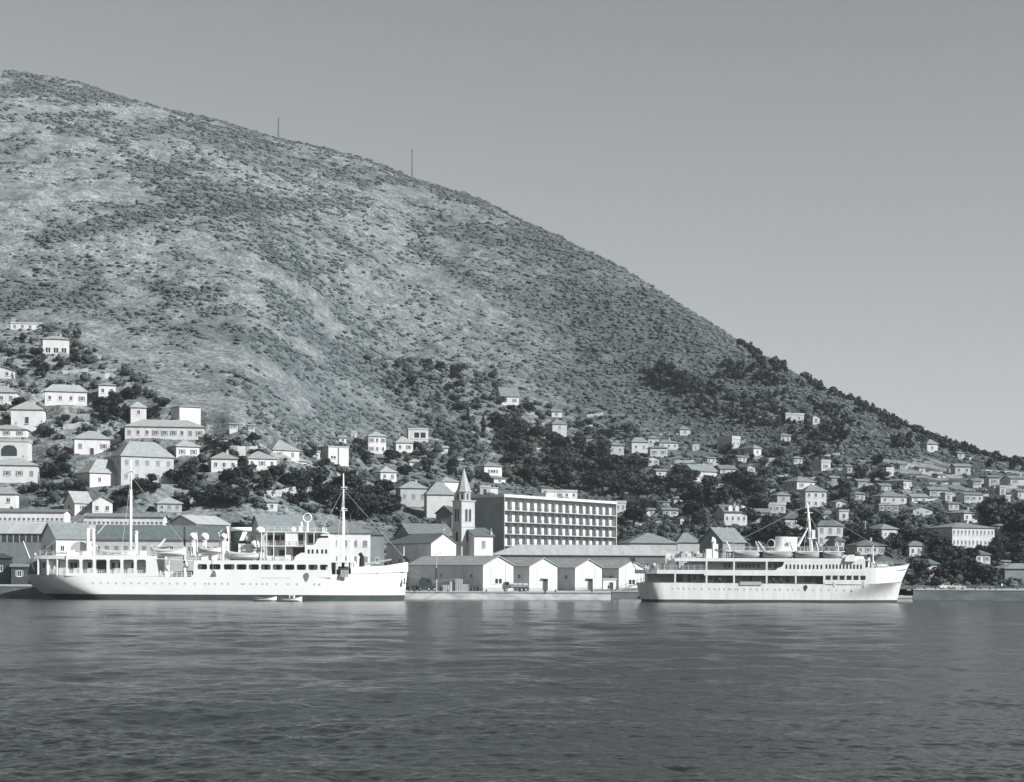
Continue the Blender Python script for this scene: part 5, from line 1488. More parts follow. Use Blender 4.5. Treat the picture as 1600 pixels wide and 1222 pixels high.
    for (py, sc, sh) in ((861, 1.0, 0), (850, .99, .1), (841, .97, .25), (838.2, .95, .3)):
        rr.append([(fx + sh + fl * sc * math.copysign(abs(math.cos(t)) ** .6, math.cos(t)), fw * sc * math.copysign(abs(math.sin(t)) ** .75, math.sin(t)), Z(py) + (.0 if py > 839 else .25 * math.cos(t) * -.3)) for t in np.linspace(0, 2 * math.pi, 28, endpoint=False)])
    b.rings(rr)
    fb = b.build('funnel', M_SHIPW2, root, smooth=False)
    b = MB(); b.lathe([(.88, 0), (.93, .1), (.88, .22), (.75, .25)], n=18, sy=1.15)
    o = b.build('intake_ring', M_SHIPW2, fb, (X(1208.5), -fw - .1, Z(849))); o.rotation_euler = (R(90), 0, R(-20))
    b = MB(); b.lathe([(.78, .02), (.78, .3)], n=18, sy=1.15)
    o = b.build('intake_mouth', M_BLACK, fb, (X(1208.5), -fw - .12, Z(849))); o.rotation_euler = (R(90), 0, R(-20))
    b = MB(); st_ = []
    for i in range(10):
        t = math.pi / 2 + i * math.pi / 5; r = .62 if i % 2 == 0 else .26
        st_.append((r * math.cos(t), r * math.sin(t)))
    b.prism(st_, -.05, .0); b.build('funnel_star', M_SHUT, fb, (X(1234), -fw - .06, Z(850)))
    # raked mast with strut
    MB().tube((Xc(1268), 0, Z(862)), (Xc(1261), 0, Z(784)), .46, .22, 10).build('mast', M_SHIPW2, root, smooth=True)
    MB().tube((Xc(1246), -1.2, Z(853)), (Xc(1263), 0, Z(822)), .2, .14).tube((Xc(1246), 1.2, Z(853)), (Xc(1263), 0, Z(822)), .2, .14).build('mast_strut', M_SHIPW2, root)
    b = MB(); b.box(Xc(1262), Xc(1275), -.6, .6, Z(841), Z(839.8)); b.box(Xc(1268), Xc(1273), -.5, .5, Z(839.7), Z(827)); b.build('radar_platform', M_SHIPW2, root)
    b = MB(); b.box(Xc(1257), Xc(1270), -.08, .08, Z(800), Z(799)); b.box(Xc(1262.3), Xc(1265), -2.2, 2.2, Z(812), Z(811)); b.build('crosstree', M_SHIPW2, root)
    b = MB()
    for (xa, ya, xc, yc, w) in ((1261.5, 788, 1420, 881, 0), (1261.5, 788, 1120, 862, 0), (1262, 800, 1292, 861, -4), (1262, 800, 1252, 861, -4)):
        MB().tube((Xc(xa), 0, Z(ya)), (Xc(xc), w, Z(yc)), .03, n=4).build('stay_wire', M_SHADE, root)
    # after deck fittings
    cowl('ventilator', root, X(1118), -2.2, Z(872), Z(843), .6, M_SHIPW2, -1)
    b = MB(); b.box(X(1105), X(1114), -3.4, -1.2, Z(872.2), Z(858)); b.box(X(1115.5), X(1124), -3.2, -.8, Z(872.2), Z(850)); b.build('deck_store', M_SHIPW2, root)
    b = MB(); b.box(X(1042), X(1051), -2, 0, Z(891), Z(865)); b.build('after_locker', M_SHIPW2, root)
    for (px, xo) in ((1142, 2.2), (1187, 1.8), (1195, 3.2), (1240, 1.4), (1280, 1.4), (1312, 1.2)):
        b = MB(); b.tube((X(px), yn + 2.2, Z(872)), (X(px), yn + 2.0, Z(858)), .2, .2); b.tube((X(px), yn + 2.0, Z(858)), (X(px) - xo * .45, yn + 1.2, Z(846)), .22, .14); b.build('davit', M_SHIPW2, root)
    b = MB(); b.tube((Xc(1364), 0, Z(886)), (Xc(1364), 0, Z(851)), .16, .1); b.build('foremast_post', M_SHIPW2, root)
    cowl('ventilator', root, X(1361), -1.8, Z(887), Z(874), .5, M_SHIPW2)
    cowl('ventilator', root, X(1369), -1.5, Z(887), Z(879), .45, M_SHIPW2)
    b = MB(); b.box(X(1372), X(1395), -1.6, 1.4, Z(888), Z(882.5)); b.tube((X(1375), -2.1, Z(884)), (X(1391), -2.1, Z(884)), .5); b.build('windlass', M_SHADE, root)
    b = MB(); b.tube((Xc(995), 0, Z(893)), (Xc(981), 0, Z(868)), .12, .08); b.build('ensign_staff', M_STEEL, root)
    b = MB(); b.prism([(Xc(986), Z(877)), (Xc(993), Z(879)), (Xc(992.5), Z(872)), (Xc(990), Z(868.5)), (Xc(985), Z(872))], -.03, .03); b.build('ensign', M_STEEL, root)
    for i, px in enumerate((1012, 1022, 1031, 1038, 1062, 1070, 1079, 1087, 1096)):
        zb = Z(891) if px < 1050 else Z(872.3)
        b = MB(); b.box(-.45, .45, -.3, .3, .25, .5); b.box(-.45, .45, .25, .33, .5, 1.05); b.box(-.4, -.3, -.25, .25, 0, .25); b.box(.3, .4, -.25, .25, 0, .25)
        b.build('deck_chair', (M_SHADE, M_STEEL, M_CANVAS)[i % 3], root, (X(px), yn + 2.3 + .4 * (i % 2), zb + .02))
    b = MB(); b.box(X(1156), X(1190), yn - .18, yn - .03, Z(914.5), Z(909)); b.build('stowed_gangway', M_CANVAS, root)
    # portholes and hull marks
    for px in (1052, 1061, 1069.5, 1078, 1086, 1098, 1109.5, 1117.5, 1125, 1132.5, 1140, 1143.5, 1150, 1153.5, 1164, 1174, 1184, 1193, 1200, 1212, 1220, 1232, 1240, 1249, 1272, 1284, 1296, 1308, 1320, 1332):
        py = 919 + (px - 1050) * .010
        inst('porthole', PORT_ME, root, (X(px), -hb(X(px), .72) - .01, Z(py, px)))
    b = MB(); pr = [(.42 * math.cos(t), .12 + .5 * math.sin(t)) for t in np.linspace(-.35, math.pi + .35, 12)] + [(-.1, -.75), (.1, -.75)]
    b.prism(pr, -.09, 0); b.build('hull_shield', M_STEEL, root, (X(1259), yn - .02, Z(918)))
    for (px, py) in ((1304, 912), (1350.5, 911)):
        b = MB(); b.box(-.25, .25, -.06, .0, -.7, .5); b.build('fairlead', M_SHADE, root, (X(px), yn - .02, Z(py)))
    wx, wy_ = root.location.x, root.location.y
    G = 'lifeboats of the smaller motor ship'
    for (a, c, lab) in ((1146, 1186, 'hindmost lifeboat on the smaller ship, left of the funnel'), (1193, 1238, 'lifeboat on the smaller ship right below the white funnel'),
                        (1243, 1281, 'lifeboat on the smaller ship below the raked mast'), (1287, 1316, 'foremost and shortest lifeboat on the smaller ship, nearest the bridge wing')):
        lifeboat(lab, (wx + X((a + c) / 2), wy_ + yn + 1.2, Z(872.2) + .05), (c - a) / k, 2.2, 1.3, G, True, M_LIFEG)
    return root
SHIP2 = ship_small()

# ------------------------------------------------------------------ trees
def rand_unit(r, n):
    v = r.normal(size=(n, 3)); return v / np.linalg.norm(v, axis=1)[:, None]
ICO_V = None
def ico():
    global ICO_V, ICO_F
    bm = bmesh.new(); bmesh.ops.create_icosphere(bm, subdivisions=1, radius=1.0)
    ICO_V = np.array([v.co[:] for v in bm.verts]); ICO_F = np.array([[v.index for v in f.verts] for f in bm.faces]); bm.free()
ico()

def raw_mesh(name, V, Fq, m, n=3):
    me = bpy.data.meshes.new(name)
    V = np.asarray(V, np.float32); Fq = np.asarray(Fq, np.int32)
    me.vertices.add(len(V)); me.vertices.foreach_set('co', V.ravel())
    me.loops.add(Fq.size); me.loops.foreach_set('vertex_index', Fq.ravel())
    me.polygons.add(len(Fq)); me.polygons.foreach_set('loop_start', np.arange(0, Fq.size, n, dtype=np.int32))
    me.materials.append(m)
    me.update(calc_edges=True)
    return me

def leaf_quads(r, C, size, up=0.35):
    """leaf clumps: one bent quad per centre"""
    n = len(C)
    d = rand_unit(r, n); d[:, 2] = np.abs(d[:, 2]) + up
    d /= np.linalg.norm(d, axis=1)[:, None]
    a = np.cross(d, rand_unit(r, n)); a /= np.linalg.norm(a, axis=1)[:, None] + 1e-9
    b = np.cross(d, a)
    s = size * (0.6 + 0.8 * r.random(n))[:, None]
    e = (0.6 + 0.5 * r.random(n))[:, None]
    V = np.stack([C - a * s, C - b * s * e + d * s * .25, C + a * s, C + b * s * e + d * s * .25], 1).reshape(-1, 3)
    return V, np.arange(4 * n).reshape(-1, 4)

def crown_mesh(name, seed, kind, m):
    """crown about 1 unit high, base at z=0, for a tree of unit height"""
    r = np.random.default_rng(seed)
    C = []
    lobes = []
    if kind == 'round':
        for k in range(9):
            t = r.random() * 6.28; q = 0.27 * math.sqrt(r.random())
            lobes.append((q * math.cos(t), q * math.sin(t), 0.42 + 0.36 * r.random(), 0.15 + 0.10 * r.random()))
    elif kind == 'wide':
        for k in range(11):
            t = r.random() * 6.28; q = 0.42 * math.sqrt(r.random())
            lobes.append((q * math.cos(t), q * math.sin(t), 0.48 + 0.25 * r.random(), 0.15 + 0.10 * r.random()))
    elif kind == 'pine':
        for k in range(9):
            z = 0.35 + 0.6 * k / 9; q = 0.22 * (1.1 - z) + .08
            t = r.random() * 6.28
            lobes.append((q * math.cos(t), q * math.sin(t), z, 0.10 + 0.13 * (1.1 - z)))
    V, Fc = [], []
    for (x, y, z, rad) in lobes:
        n = int(90 * (rad / .18) ** 2)
        d = rand_unit(r, n)
        rr = rad * (0.75 + 0.35 * r.random(n))[:, None]
        C.append(np.array([x, y, z]) + d * rr * np.array([1, 1, .8]))
    C = np.concatenate(C)
    V, Q = leaf_quads(r, C, 0.045)
    # inner shaded boughs
    cv, cf = [], []
    for (x, y, z, rad) in lobes:
        j = 1 + 0.35 * (r.random((len(ICO_V), 1)) - .5)
        cf.append(ICO_F + len(cv) * len(ICO_V))
        cv.append(np.array([x, y, z]) + ICO_V * j * rad * .74 * np.array([1, 1, .8]))
    cv = np.concatenate(cv); cf = np.concatenate(cf)
    Qt = np.concatenate([Q[:, [0, 1, 2]], Q[:, [0, 2, 3]], cf + len(V)])
    return raw_mesh(name, np.concatenate([V, cv]), Qt, m)

def trunk_mesh(seed, m):
    r = random.Random(seed)
    b = MB()
    b.tube((0, 0, -.12), (0.01, 0, .22), .035, .026, 7)
    b.tube((0.01, 0, .2), (.02, .01, .5), .026, .015, 6)
    for k in range(4):
        t = r.random() * 6.28
        b.tube((0.01, 0, .22 + .06 * k), (.22 * math.cos(t), .22 * math.sin(t), .42 + .08 * k), .016, .006, 5)
    return b.mesh('trunk', m)
CROWNS = {}
for kind in ('round', 'wide', 'pine'):
    CROWNS[kind] = [crown_mesh('crown', 100 + 7 * i + len(kind), kind, M_LEAF) for i in range(4)]
CROWNS['olive'] = [crown_mesh('crown', 300 + 7 * i, 'round', M_LEAFL) for i in range(3)]
TRUNKS = [trunk_mesh(i, M_BARK) for i in range(3)]

def cypress_mesh(seed):
    r = np.random.default_rng(seed)
    n = 520
    z = r.random(n) ** .9
    t = r.random(n) * 6.28
    q = 0.115 * np.clip(np.sin(np.clip(z * 1.02 + .12, 0, 1) * math.pi) ** .6, .04, 1) * (0.8 + .3 * r.random(n))
    C = np.stack([q * np.cos(t), q * np.sin(t), .06 + .94 * z], 1)
    V, Q = leaf_quads(r, C, .03, 1.0)
    cv = ICO_V * np.array([.085, .085, .46]) + np.array([0, 0, .5])
    return raw_mesh('crown', np.concatenate([V, cv]), np.concatenate([Q[:, [0, 1, 2]], Q[:, [0, 2, 3]], ICO_F + len(V)]), M_CYP)
CYP = [cypress_mesh(5), cypress_mesh(6)]

def plant_tree(name, x, y, h, kind, label, group, cat='tree', w=1.0):
    z = float(height(x, y)[0])
    root = empty(name, (x, y, z), random.random() * 6.28)
    tag(root, label, cat, group)
    if kind == 'cypress':
        inst('trunk', TRUNKS[0], root, None, 0, (h * .5, h * .5, h * .4))
        inst('crown', random.choice(CYP), root, None, 0, (h * w, h * w, h))
    else:
        inst('trunk', random.choice(TRUNKS), root, None, 0, (h, h, h))
        hw = h * w * random.uniform(1.0, 1.35)
        inst('crown', random.choice(CROWNS[kind]), root, (0, 0, -h * .12), random.random() * 6, (hw, hw, h * 1.08))
    return root

def inside(poly, x, y):
    c = False
    n = len(poly)
    for i in range(n):
        (x1, y1), (x2, y2) = poly[i], poly[(i + 1) % n]
        if (y1 > y) != (y2 > y) and x < (x2 - x1) * (y - y1) / (y2 - y1) + x1:
            c = not c
    return c

PADARR = None
def free_spot(p, hpx, wpx, px, py, strict=0.3):
    for cx, cy, pz, r in PADS:
        if (p.x - cx) ** 2 + (p.y - cy) ** 2 < (r * .78 + .6) ** 2:
            return False
    x0, x1, y0, y1 = px - wpx / 2, px + wpx / 2, py - hpx, py
    for (a, c, e, d, Y) in HOUSES:
        if Y > p.y - 2:
            ox = min(x1, c) - max(x0, a); oy = min(y1, d) - max(y0, e)
            if ox > 0 and oy > 0:
                ar = ox * oy
                if ar > strict * (c - a) * (d - e) or ar > .45 * hpx * wpx:
                    return False
    return True

NTREE = 0
MARKS = [(230, 735, 'the big five-window house'), (257, 672, 'the long white school-like building'), (103, 618, 'the wide four-window house'), (42, 648, 'the square one-door house'), (87, 542, 'the loggia villa'),
         (144, 695, 'the square house left of the big five-window house'), (172, 745, 'the low broad pale-roofed house'), (160, 792, 'the white gable-fronted house'), (350, 722, 'the bungalow with one chimney'), (410, 720, 'the wide hip-roofed bungalow'),
         (447, 708, 'the highest bungalow'), (465, 724, 'the lowest bungalow'), (529, 713, 'the modern two-part block'), (265, 790, 'the small grey-roofed house by the mainmast'), (294, 705, 'the two-shutter house'), (297, 645, 'the box-shaped house'),
         (590, 695, 'the balcony house by the bare slope'), (632, 695, 'the porch house'), (653, 680, 'the glazed flat-roofed house'), (607, 745, 'the small house above the tower roofs'), (725, 770, 'the bell tower'), (770, 735, 'the wide overhanging roof'),
         (797, 625, 'the highest white house'), (873, 672, 'the tall narrow stone house'), (870, 647, 'the tiny house above the tall stone house'), (1000, 698, 'the mansard house of the hamlet'), (1045, 696, 'the end house of the hamlet'), (1022, 720, 'the tiny two-window gable house'),
         (1044, 740, 'the cottage with the square tower'), (1101, 742, 'the three-window house'), (1150, 693, 'the white cube house'), (1183, 706, 'the broad dark-roofed house'), (1228, 685, 'the house in the clearing'), (1149, 808, 'the house with three dormers'),
         (1241, 818, 'the dark mansard house'), (1275, 780, 'the tall three-window house'), (1260, 757, 'the wide grey hip roof'), (1224, 780, 'the small house left of the raked mast'), (1297, 838, 'the tall balcony house'), (1318, 807, 'the flat-topped white block'),
         (1390, 835, 'the corner-window house'), (1361, 858, 'the low house above the bow'), (1396, 785, 'the white two-level house'), (1418, 758, 'the shaded-side house'), (1442, 800, 'the pale gabled house'), (1521, 840, 'the school building'), (1521, 808, 'the house behind the school'),
         (1436, 862, 'the house behind garden trees'), (1457, 892, 'the gabled house by the quay'), (1536, 872, 'the dark-roofed house below the school'), (1479, 918, 'the pale saloon car'), (1564, 918, 'the person on the dark quay'), (1290, 728, 'the small house by the upper terrace wall'),
         (1021, 840, 'the hip-roofed dock house'), (1130, 838, 'the dark gabled stone house'), (875, 785, 'the balconied block'), (536, 770, 'the foremast of the long ship'), (376, 790, 'the banded funnel'), (204, 780, 'the mainmast of the long ship'), (1521, 778, 'the white house at the edge of the dark trees'),
         (1215, 655, 'the cypress cottage'), (755, 665, 'the tall lone cypress'), (1226, 835, 'the white funnel'), (1400, 870, 'the bow of the smaller ship'), (1585, 895, 'the grey shed at the picture edge'), (1030, 780, 'the small hut among the dark trees')]
USED = set()
def tree_label(px, py, h, kind, group_label):
    look = {'wall': 'stone terrace wall', 'round': 'round dark tree', 'wide': 'spreading dark tree', 'pine': 'dark pine', 'olive': 'pale olive tree'}[kind]
    look = ('tall ' if h > 7.5 else 'small ' if h < 4.5 else '') + look if kind != 'wall' else ('short low ' if h < 7 else 'long low ') + look
    best = sorted(((px - a) ** 2 + (2 * (py - c)) ** 2, a, c, n) for a, c, n in MARKS)[:4]
    for d, a, c, nme in best:
        if d > 110 ** 2: break
        dx, dy = px - a, py - c
        near = 'close ' if d < 34 ** 2 else 'some way '
        if abs(dx) > 1.2 * abs(dy): w = 'left of' if dx < 0 else 'right of'
        else: w = 'above' if dy < 0 else 'below'
        t = f'{look} {near}{w} {nme}'
        if t not in USED and len(t.split()) <= 16:
            USED.add(t)
            return t
    return group_label
def grove(poly, n, hr, kinds, label, group, name='tree', strict=.38, sep=.55):
    global NTREE
    xs_ = [p[0] for p in poly]; ys_ = [p[1] for p in poly]
    done, tries, spots = 0, 0, []
    while done < n and tries < n * 14:
        tries += 1
        px, py = random.uniform(min(xs_), max(xs_)), random.uniform(min(ys_), max(ys_))
        if not inside(poly, px, py):
            continue
        p = ground(px, py)
        if p is None:
            continue
        h = random.uniform(*hr)
        s = F / p.y
        if not free_spot(p, h * s, h * s * .8, px, py, strict):
            continue
        if any((p.x - q[0]) ** 2 + (p.y - q[1]) ** 2 < (sep * (h + q[2]) * .5) ** 2 for q in spots):
            continue
        spots.append((p.x, p.y, h))
        kd = random.choice(kinds)
        plant_tree(name, p.x, p.y, h, kd, tree_label(px, py - h * s * .5, h, kd, label), group)
        done += 1
    NTREE += done

BR = ['round', 'round', 'wide']
grove([(768, 668), (850, 690), (960, 715), (985, 765), (960, 778), (880, 765), (790, 755), (790, 700)], 36, (5.5, 9), BR, 'dark leafy tree in the dense grove above the balconied block', 'trees of the grove above the balconied block')
grove([(955, 715), (1080, 745), (1190, 765), (1200, 790), (1130, 790), (1120, 830), (980, 835), (965, 780)], 38, (5.5, 9.5), BR, 'dark tree in the wood between the dock roofs and the three-window house', 'trees above the dock roofs')
grove([(1160, 800), (1270, 812), (1275, 852), (1175, 852)], 11, (7, 11), BR, 'big dark tree behind the white funnel of the smaller ship', 'trees behind the white funnel')
grove([(1100, 700), (1250, 690), (1420, 735), (1400, 800), (1240, 770), (1120, 730)], 28, (3.5, 6.5), BR + ['olive'], 'small dark tree among the terraces of the right slope', 'trees among the terraces of the right slope')
grove([(1400, 845), (1600, 850), (1600, 912), (1430, 914)], 32, (4.5, 8), BR, 'dark tree in the belt along the quay road beyond the bow', 'trees along the quay road', strict=.25)
grove([(1310, 820), (1480, 825), (1480, 870), (1330, 875)], 12, (4.5, 7.5), BR, 'dark garden tree above the bow of the smaller ship', 'garden trees above the bow')
grove([(1505, 790), (1620, 782), (1620, 850), (1560, 850), (1540, 812)], 15, (9, 13), BR, 'tall dark tree in the mass at the far right above the school', 'tall trees above the school')
grove([(780, 615), (930, 640), (1000, 690), (900, 705), (790, 690)], 14, (3.5, 6), BR + ['olive'], 'small tree around the tall narrow stone house', 'trees around the tall narrow stone house')
grove([(610, 560), (770, 570), (780, 690), (700, 715), (640, 650)], 15, (3, 6), BR + ['olive', 'olive'], 'low tree on the slope left of the two cypresses', 'trees left of the cypresses')
grove([(545, 700), (700, 705), (790, 735), (740, 760), (640, 750), (560, 745)], 16, (4, 6.5), BR + ['olive'], 'dark tree between the spire and the modern white block', 'trees behind the spire')
grove([(475, 755), (575, 755), (640, 790), (640, 830), (590, 830), (500, 805)], 13, (6.5, 10.5), BR, 'big dark tree behind the foremast of the long ship', 'trees behind the foremast')
grove([(300, 735), (480, 738), (470, 800), (320, 800), (290, 770)], 16, (4.5, 7.5), BR, 'dark garden tree below the row of bungalows', 'garden trees below the bungalows')
grove([(315, 690), (500, 695), (510, 735), (330, 730)], 10, (3.5, 5.5), BR, 'garden tree between the bungalows', 'trees between the bungalows')
grove([(140, 600), (260, 630), (300, 660), (250, 690), (150, 660)], 14, (4, 7), BR, 'dark tree around the long white school-like building', 'trees around the long white building')
grove([(0, 560), (70, 560), (130, 660), (200, 720), (190, 790), (60, 790), (0, 700)], 18, (3.5, 6), BR + ['olive'], 'garden tree between the houses at the left picture edge', 'garden trees of the left houses')
grove([(0, 490), (130, 520), (160, 600), (60, 600), (0, 560)], 12, (3, 5.5), BR + ['olive'], 'bushy tree near the loggia villa high on the slope', 'trees near the loggia villa')
grove([(200, 730), (310, 735), (300, 790), (180, 795)], 12, (4, 6.5), BR + ['olive'], 'tree in the gardens behind the mainmast', 'trees behind the mainmast')
grove([(1010, 572), (1085, 585), (1105, 625), (1050, 632), (1020, 605)], 14, (5, 8), ['pine', 'round'], 'dark pine in the clump on the bare flank above the hamlet', 'pines of the clump above the hamlet', 'pine_tree')
grove([(1150, 536), (1215, 572), (1260, 600), (1250, 610), (1170, 565)], 6, (4, 6.5), ['round', 'pine'], 'tree on the skyline where the bare ridge meets the wood', 'skyline trees on the ridge', 'pine_tree', sep=.4)

for (px, py, hpx, lab) in ((755, 682, 34, 'tall dark cypress standing alone left of the highest white house'), (731, 662, 26, 'shorter cypress left of the tall lone cypress'),
                           (1149, 598, 24, 'slim cypress on the upper wooded slope under the ridge'), (1223, 664, 30, 'cypress beside the white cottage below the ridge wood'), (1281, 660, 22, 'cypress beside the white chapel-like hut')):
    p = ground(px, py)
    plant_tree('cypress', p.x, p.y, hpx * p.y / F, 'cypress', lab, 'cypresses on the slope', 'tree', 1.0 if hpx > 30 else .85)

# the wood that covers the right ridge: one mass
def scatter_in(poly, n, r):
    xs_ = [p[0] for p in poly]; ys_ = [p[1] for p in poly]
    out = []
    t = 0
    while len(out) < n and t < n * 8:
        t += 1
        px, py = r.uniform(min(xs_), max(xs_)), r.uniform(min(ys_), max(ys_))
        if inside(poly, px, py):
            p = ground(px, py, 1100)
            if p is not None:
                out.append((p.x, p.y))
    return out
rr = random.Random(21)
WOOD = scatter_in([(1195, 560), (1300, 612), (1420, 668), (1600, 730), (1600, 745), (1500, 722), (1440, 705), (1330, 690), (1230, 650), (1140, 640), (1100, 615), (1130, 575)], 560, rr)
WOOD = [p for p in WOOD if float(fbm(np.array([p[0] / 26]), np.array([p[1] / 26]), 3)[0]) > -.02 + .25 * rr.random() - .12]
ridge = []
for px in np.arange(1160, 1760, 1.7):
    if px < 1330 and float(fbm(np.array([px / 21.0]), np.array([.5]), 2)[0]) < -.05 + (.25 if px < 1200 else 0): continue
    yr = float(np.interp(px, _cp, C_YR)) + rr.uniform(-28, 4)
    ridge.append(((px - 800) / F * yr, yr))
WOOD += ridge
WOOD += scatter_in([(1075, 600), (1230, 640), (1330, 690), (1300, 715), (1150, 672), (1080, 640)], 90, rr)
wr2 = np.random.default_rng(31)
wx_ = np.array([p[0] for p in WOOD]); wy2 = np.array([p[1] for p in WOOD]); wz2 = height(wx_, wy2)
VV, FF, off = [], [], 0
for x, y, z in zip(wx_, wy2, wz2):
    ok = True
    for cx, cy, pz, r in PADS:
        if (x - cx) ** 2 + (y - cy) ** 2 < (r + .5) ** 2:
            ok = False; break
    if not ok: continue
    h = 1.7 + 3.0 * wr2.random() ** 2.0; w = h * (.34 + .16 * wr2.random())
    n = 70
    d = rand_unit(wr2, n) * (0.7 + .4 * wr2.random((n, 1)))
    pin = wr2.random() < .35
    C = np.array([0, 0, h * .58]) + d * np.array([w, w, h * .42])
    if pin:
        C[:, :2] *= np.clip(1.35 - C[:, 2:3] / h, .15, 1.1)
    V, Q = leaf_quads(wr2, C, .55)
    cv = ICO_V * (1 + .3 * (wr2.random((len(ICO_V), 1)) - .5)) * np.array([w * .72, w * .72, h * .36]) + np.array([0, 0, h * .55])
    if pin:
        cv[:, :2] *= np.clip(1.3 - cv[:, 2:3] / h, .15, 1.1)
    P = np.concatenate([V, cv]) + np.array([x, y, z])
    FF.append(np.concatenate([Q[:, [0, 1, 2]], Q[:, [0, 2, 3]], ICO_F + len(V)]) + off)
    VV.append(P); off += len(P)
M_WOOD = mat('wood_leaves', 0.050, 0.85, 0.06, 0.45, detail=6)
tag(inst('ridge_wood', raw_mesh('ridge_wood', np.concatenate(VV), np.concatenate(FF), M_WOOD)), 'dark pine and oak wood covering the ridge on the right', 'wood', kind='stuff')

# low garden growth between the trees: one mass
UNDER = []
for poly, n in (([(768, 660), (960, 710), (990, 770), (960, 778), (790, 758)], 330), ([(955, 712), (1090, 742), (1200, 770), (1190, 840), (970, 838)], 520), ([(1100, 690), (1420, 740), (1400, 812), (1200, 800)], 420), ([(1270, 810), (1600, 790), (1600, 915), (1420, 916)], 560),
                ([(560, 560), (780, 575), (790, 700), (700, 720)], 230), ([(780, 620), (1000, 660), (1000, 700), (800, 700)], 130), ([(290, 690), (760, 705), (760, 790), (640, 830), (480, 800), (300, 795)], 330), ([(0, 500), (150, 530), (330, 680), (300, 790), (0, 795)], 260), ([(1000, 570), (1110, 590), (1200, 660), (1050, 650)], 150)):
    UNDER += scatter_in(poly, n, rr)
ux = np.array([p[0] for p in UNDER]); uy = np.array([p[1] for p in UNDER]); uz = height(ux, uy)
VV, FF, off = [], [], 0
for x, y, z in zip(ux, uy, uz):
    if any((x - cx) ** 2 + (y - cy) ** 2 < (r * .8 + .6) ** 2 for cx, cy, pz, r in PADS): continue
    h = 1.0 + 2.8 * wr2.random() ** 1.4; w = h * (.55 + .35 * wr2.random())
    upx, upy = to_px(x, y, z + h * .8)
    if any(a - w * 2 < upx < c + w * 2 and e < upy < d - 2 and Y > y - 1 for a, c, e, d, Y in HOUSES): continue
    n = 34
    C = np.array([0, 0, h * .45]) + rand_unit(wr2, n) * (.75 + .35 * wr2.random((n, 1))) * np.array([w, w, h * .5])
    V, Q = leaf_quads(wr2, C, .38)
    cv = ICO_V * (1 + .3 * (wr2.random((len(ICO_V), 1)) - .5)) * np.array([w * .75, w * .75, h * .42]) + np.array([0, 0, h * .4])
    P = np.concatenate([V, cv]) + np.array([x, y, z])
    FF.append(np.concatenate([Q[:, [0, 1, 2]], Q[:, [0, 2, 3]], ICO_F + len(V)]) + off)
    VV.append(P); off += len(P)
tag(inst('undergrowth', raw_mesh('undergrowth', np.concatenate(VV), np.concatenate(FF), mat('garden_leaves', 0.07, 0.85, 0.08, 0.5, detail=6))), 'low bushes and garden growth between the houses', 'undergrowth', kind='stuff')

# ------------------------------------------------------------------ scrub on the slope: one mass of bushes
rb = np.random.default_rng(77)
N = 520000
bu = rb.uniform(-140, 1740, N)
yr_ = np.interp(bu, _cp, C_YR)
by = np.sqrt(rb.uniform(515 ** 2, 1660.0 ** 2, N))
k = by < yr_ + 6
bu, by = bu[k], by[k]
bx = (bu - 800) / F * by
bz = height(bx, by)
ppx = 800 + F * bx / by; ppy = HZ - (bz - CAMH) / by * F + (ppx - 800) * math.tan(ROLL)
sa_, sb_ = bx * .788 - by * .616, bx * .616 + by * .788
cl = fbm(sa_ / 85, sb_ / 30, 4); cl2 = fbm(sa_ / 20 + 40, sb_ / 8, 3); cl3 = fbm(bx / 120 + 9, by / 120, 3)
den = 0.22 + 0.34 * cl + 0.40 * cl2 + 0.34 * cl3
den += np.interp(ppx, [0, 300, 800, 1200, 1600], [-.02, 0, .12, .34, .3])
den += np.where(by < 720, .10, 0)
den += 1.35 * belts(ppx, ppy)
keep = rb.random(len(bx)) < np.clip(den, 0, 1) * 0.85 * np.interp(by, [515, 700, 950, 1300], [1.4, 2.3, 1.5, .85])
bx, by, bz, ppx, ppy, dk = bx[keep], by[keep], bz[keep], ppx[keep], ppy[keep], den[keep]
ok = np.ones(len(bx), bool)
for cx, cy, pz, r in PADS:
    ok &= (bx - cx) ** 2 + (by - cy) ** 2 > (r + .3) ** 2
bx, by, bz, dk = bx[ok], by[ok], bz[ok], dk[ok]
print('bushes before cap', len(bx))
if len(bx) > 68000:
    sel = rb.permutation(len(bx))[:68000]
    bx, by, bz, dk = bx[sel], by[sel], bz[sel], dk[sel]
print('bushes', len(bx))
bm = bmesh.new(); bmesh.ops.create_icosphere(bm, subdivisions=1, radius=1.0)
IV = np.array([v.co[:] for v in bm.verts]); IF = np.array([[v.index for v in f.verts] for f in bm.faces]); bm.free()
bm = bmesh.new(); bmesh.ops.create_icosphere(bm, subdivisions=0 or 1, radius=1.0); bm.free()
n = len(bx)
# icosahedron for each bush
t_ = (1 + 5 ** .5) / 2
I0 = np.array([(-1, t_, 0), (1, t_, 0), (-1, -t_, 0), (1, -t_, 0), (0, -1, t_), (0, 1, t_), (0, -1, -t_), (0, 1, -t_), (t_, 0, -1), (t_, 0, 1), (-t_, 0, -1), (-t_, 0, 1)]) / math.hypot(1, t_)
J0 = np.array([(0, 11, 5), (0, 5, 1), (0, 1, 7), (0, 7, 10), (0, 10, 11), (1, 5, 9), (5, 11, 4), (11, 10, 2), (10, 7, 6), (7, 1, 8), (3, 9, 4), (3, 4, 2), (3, 2, 6), (3, 6, 8), (3, 8, 9), (4, 9, 5), (2, 4, 11), (6, 2, 10), (8, 6, 7), (9, 8, 1)])
size = (0.26 + 0.95 * rb.random(n) ** 3.0) * np.interp(by, [515, 800, 1600], [.85, 1.0, 1.35])
wid = size * (0.8 + 1.1 * rb.random(n)); dep_ = size * (0.8 + .9 * rb.random(n)); hgt = size * (.45 + .5 * rb.random(n))
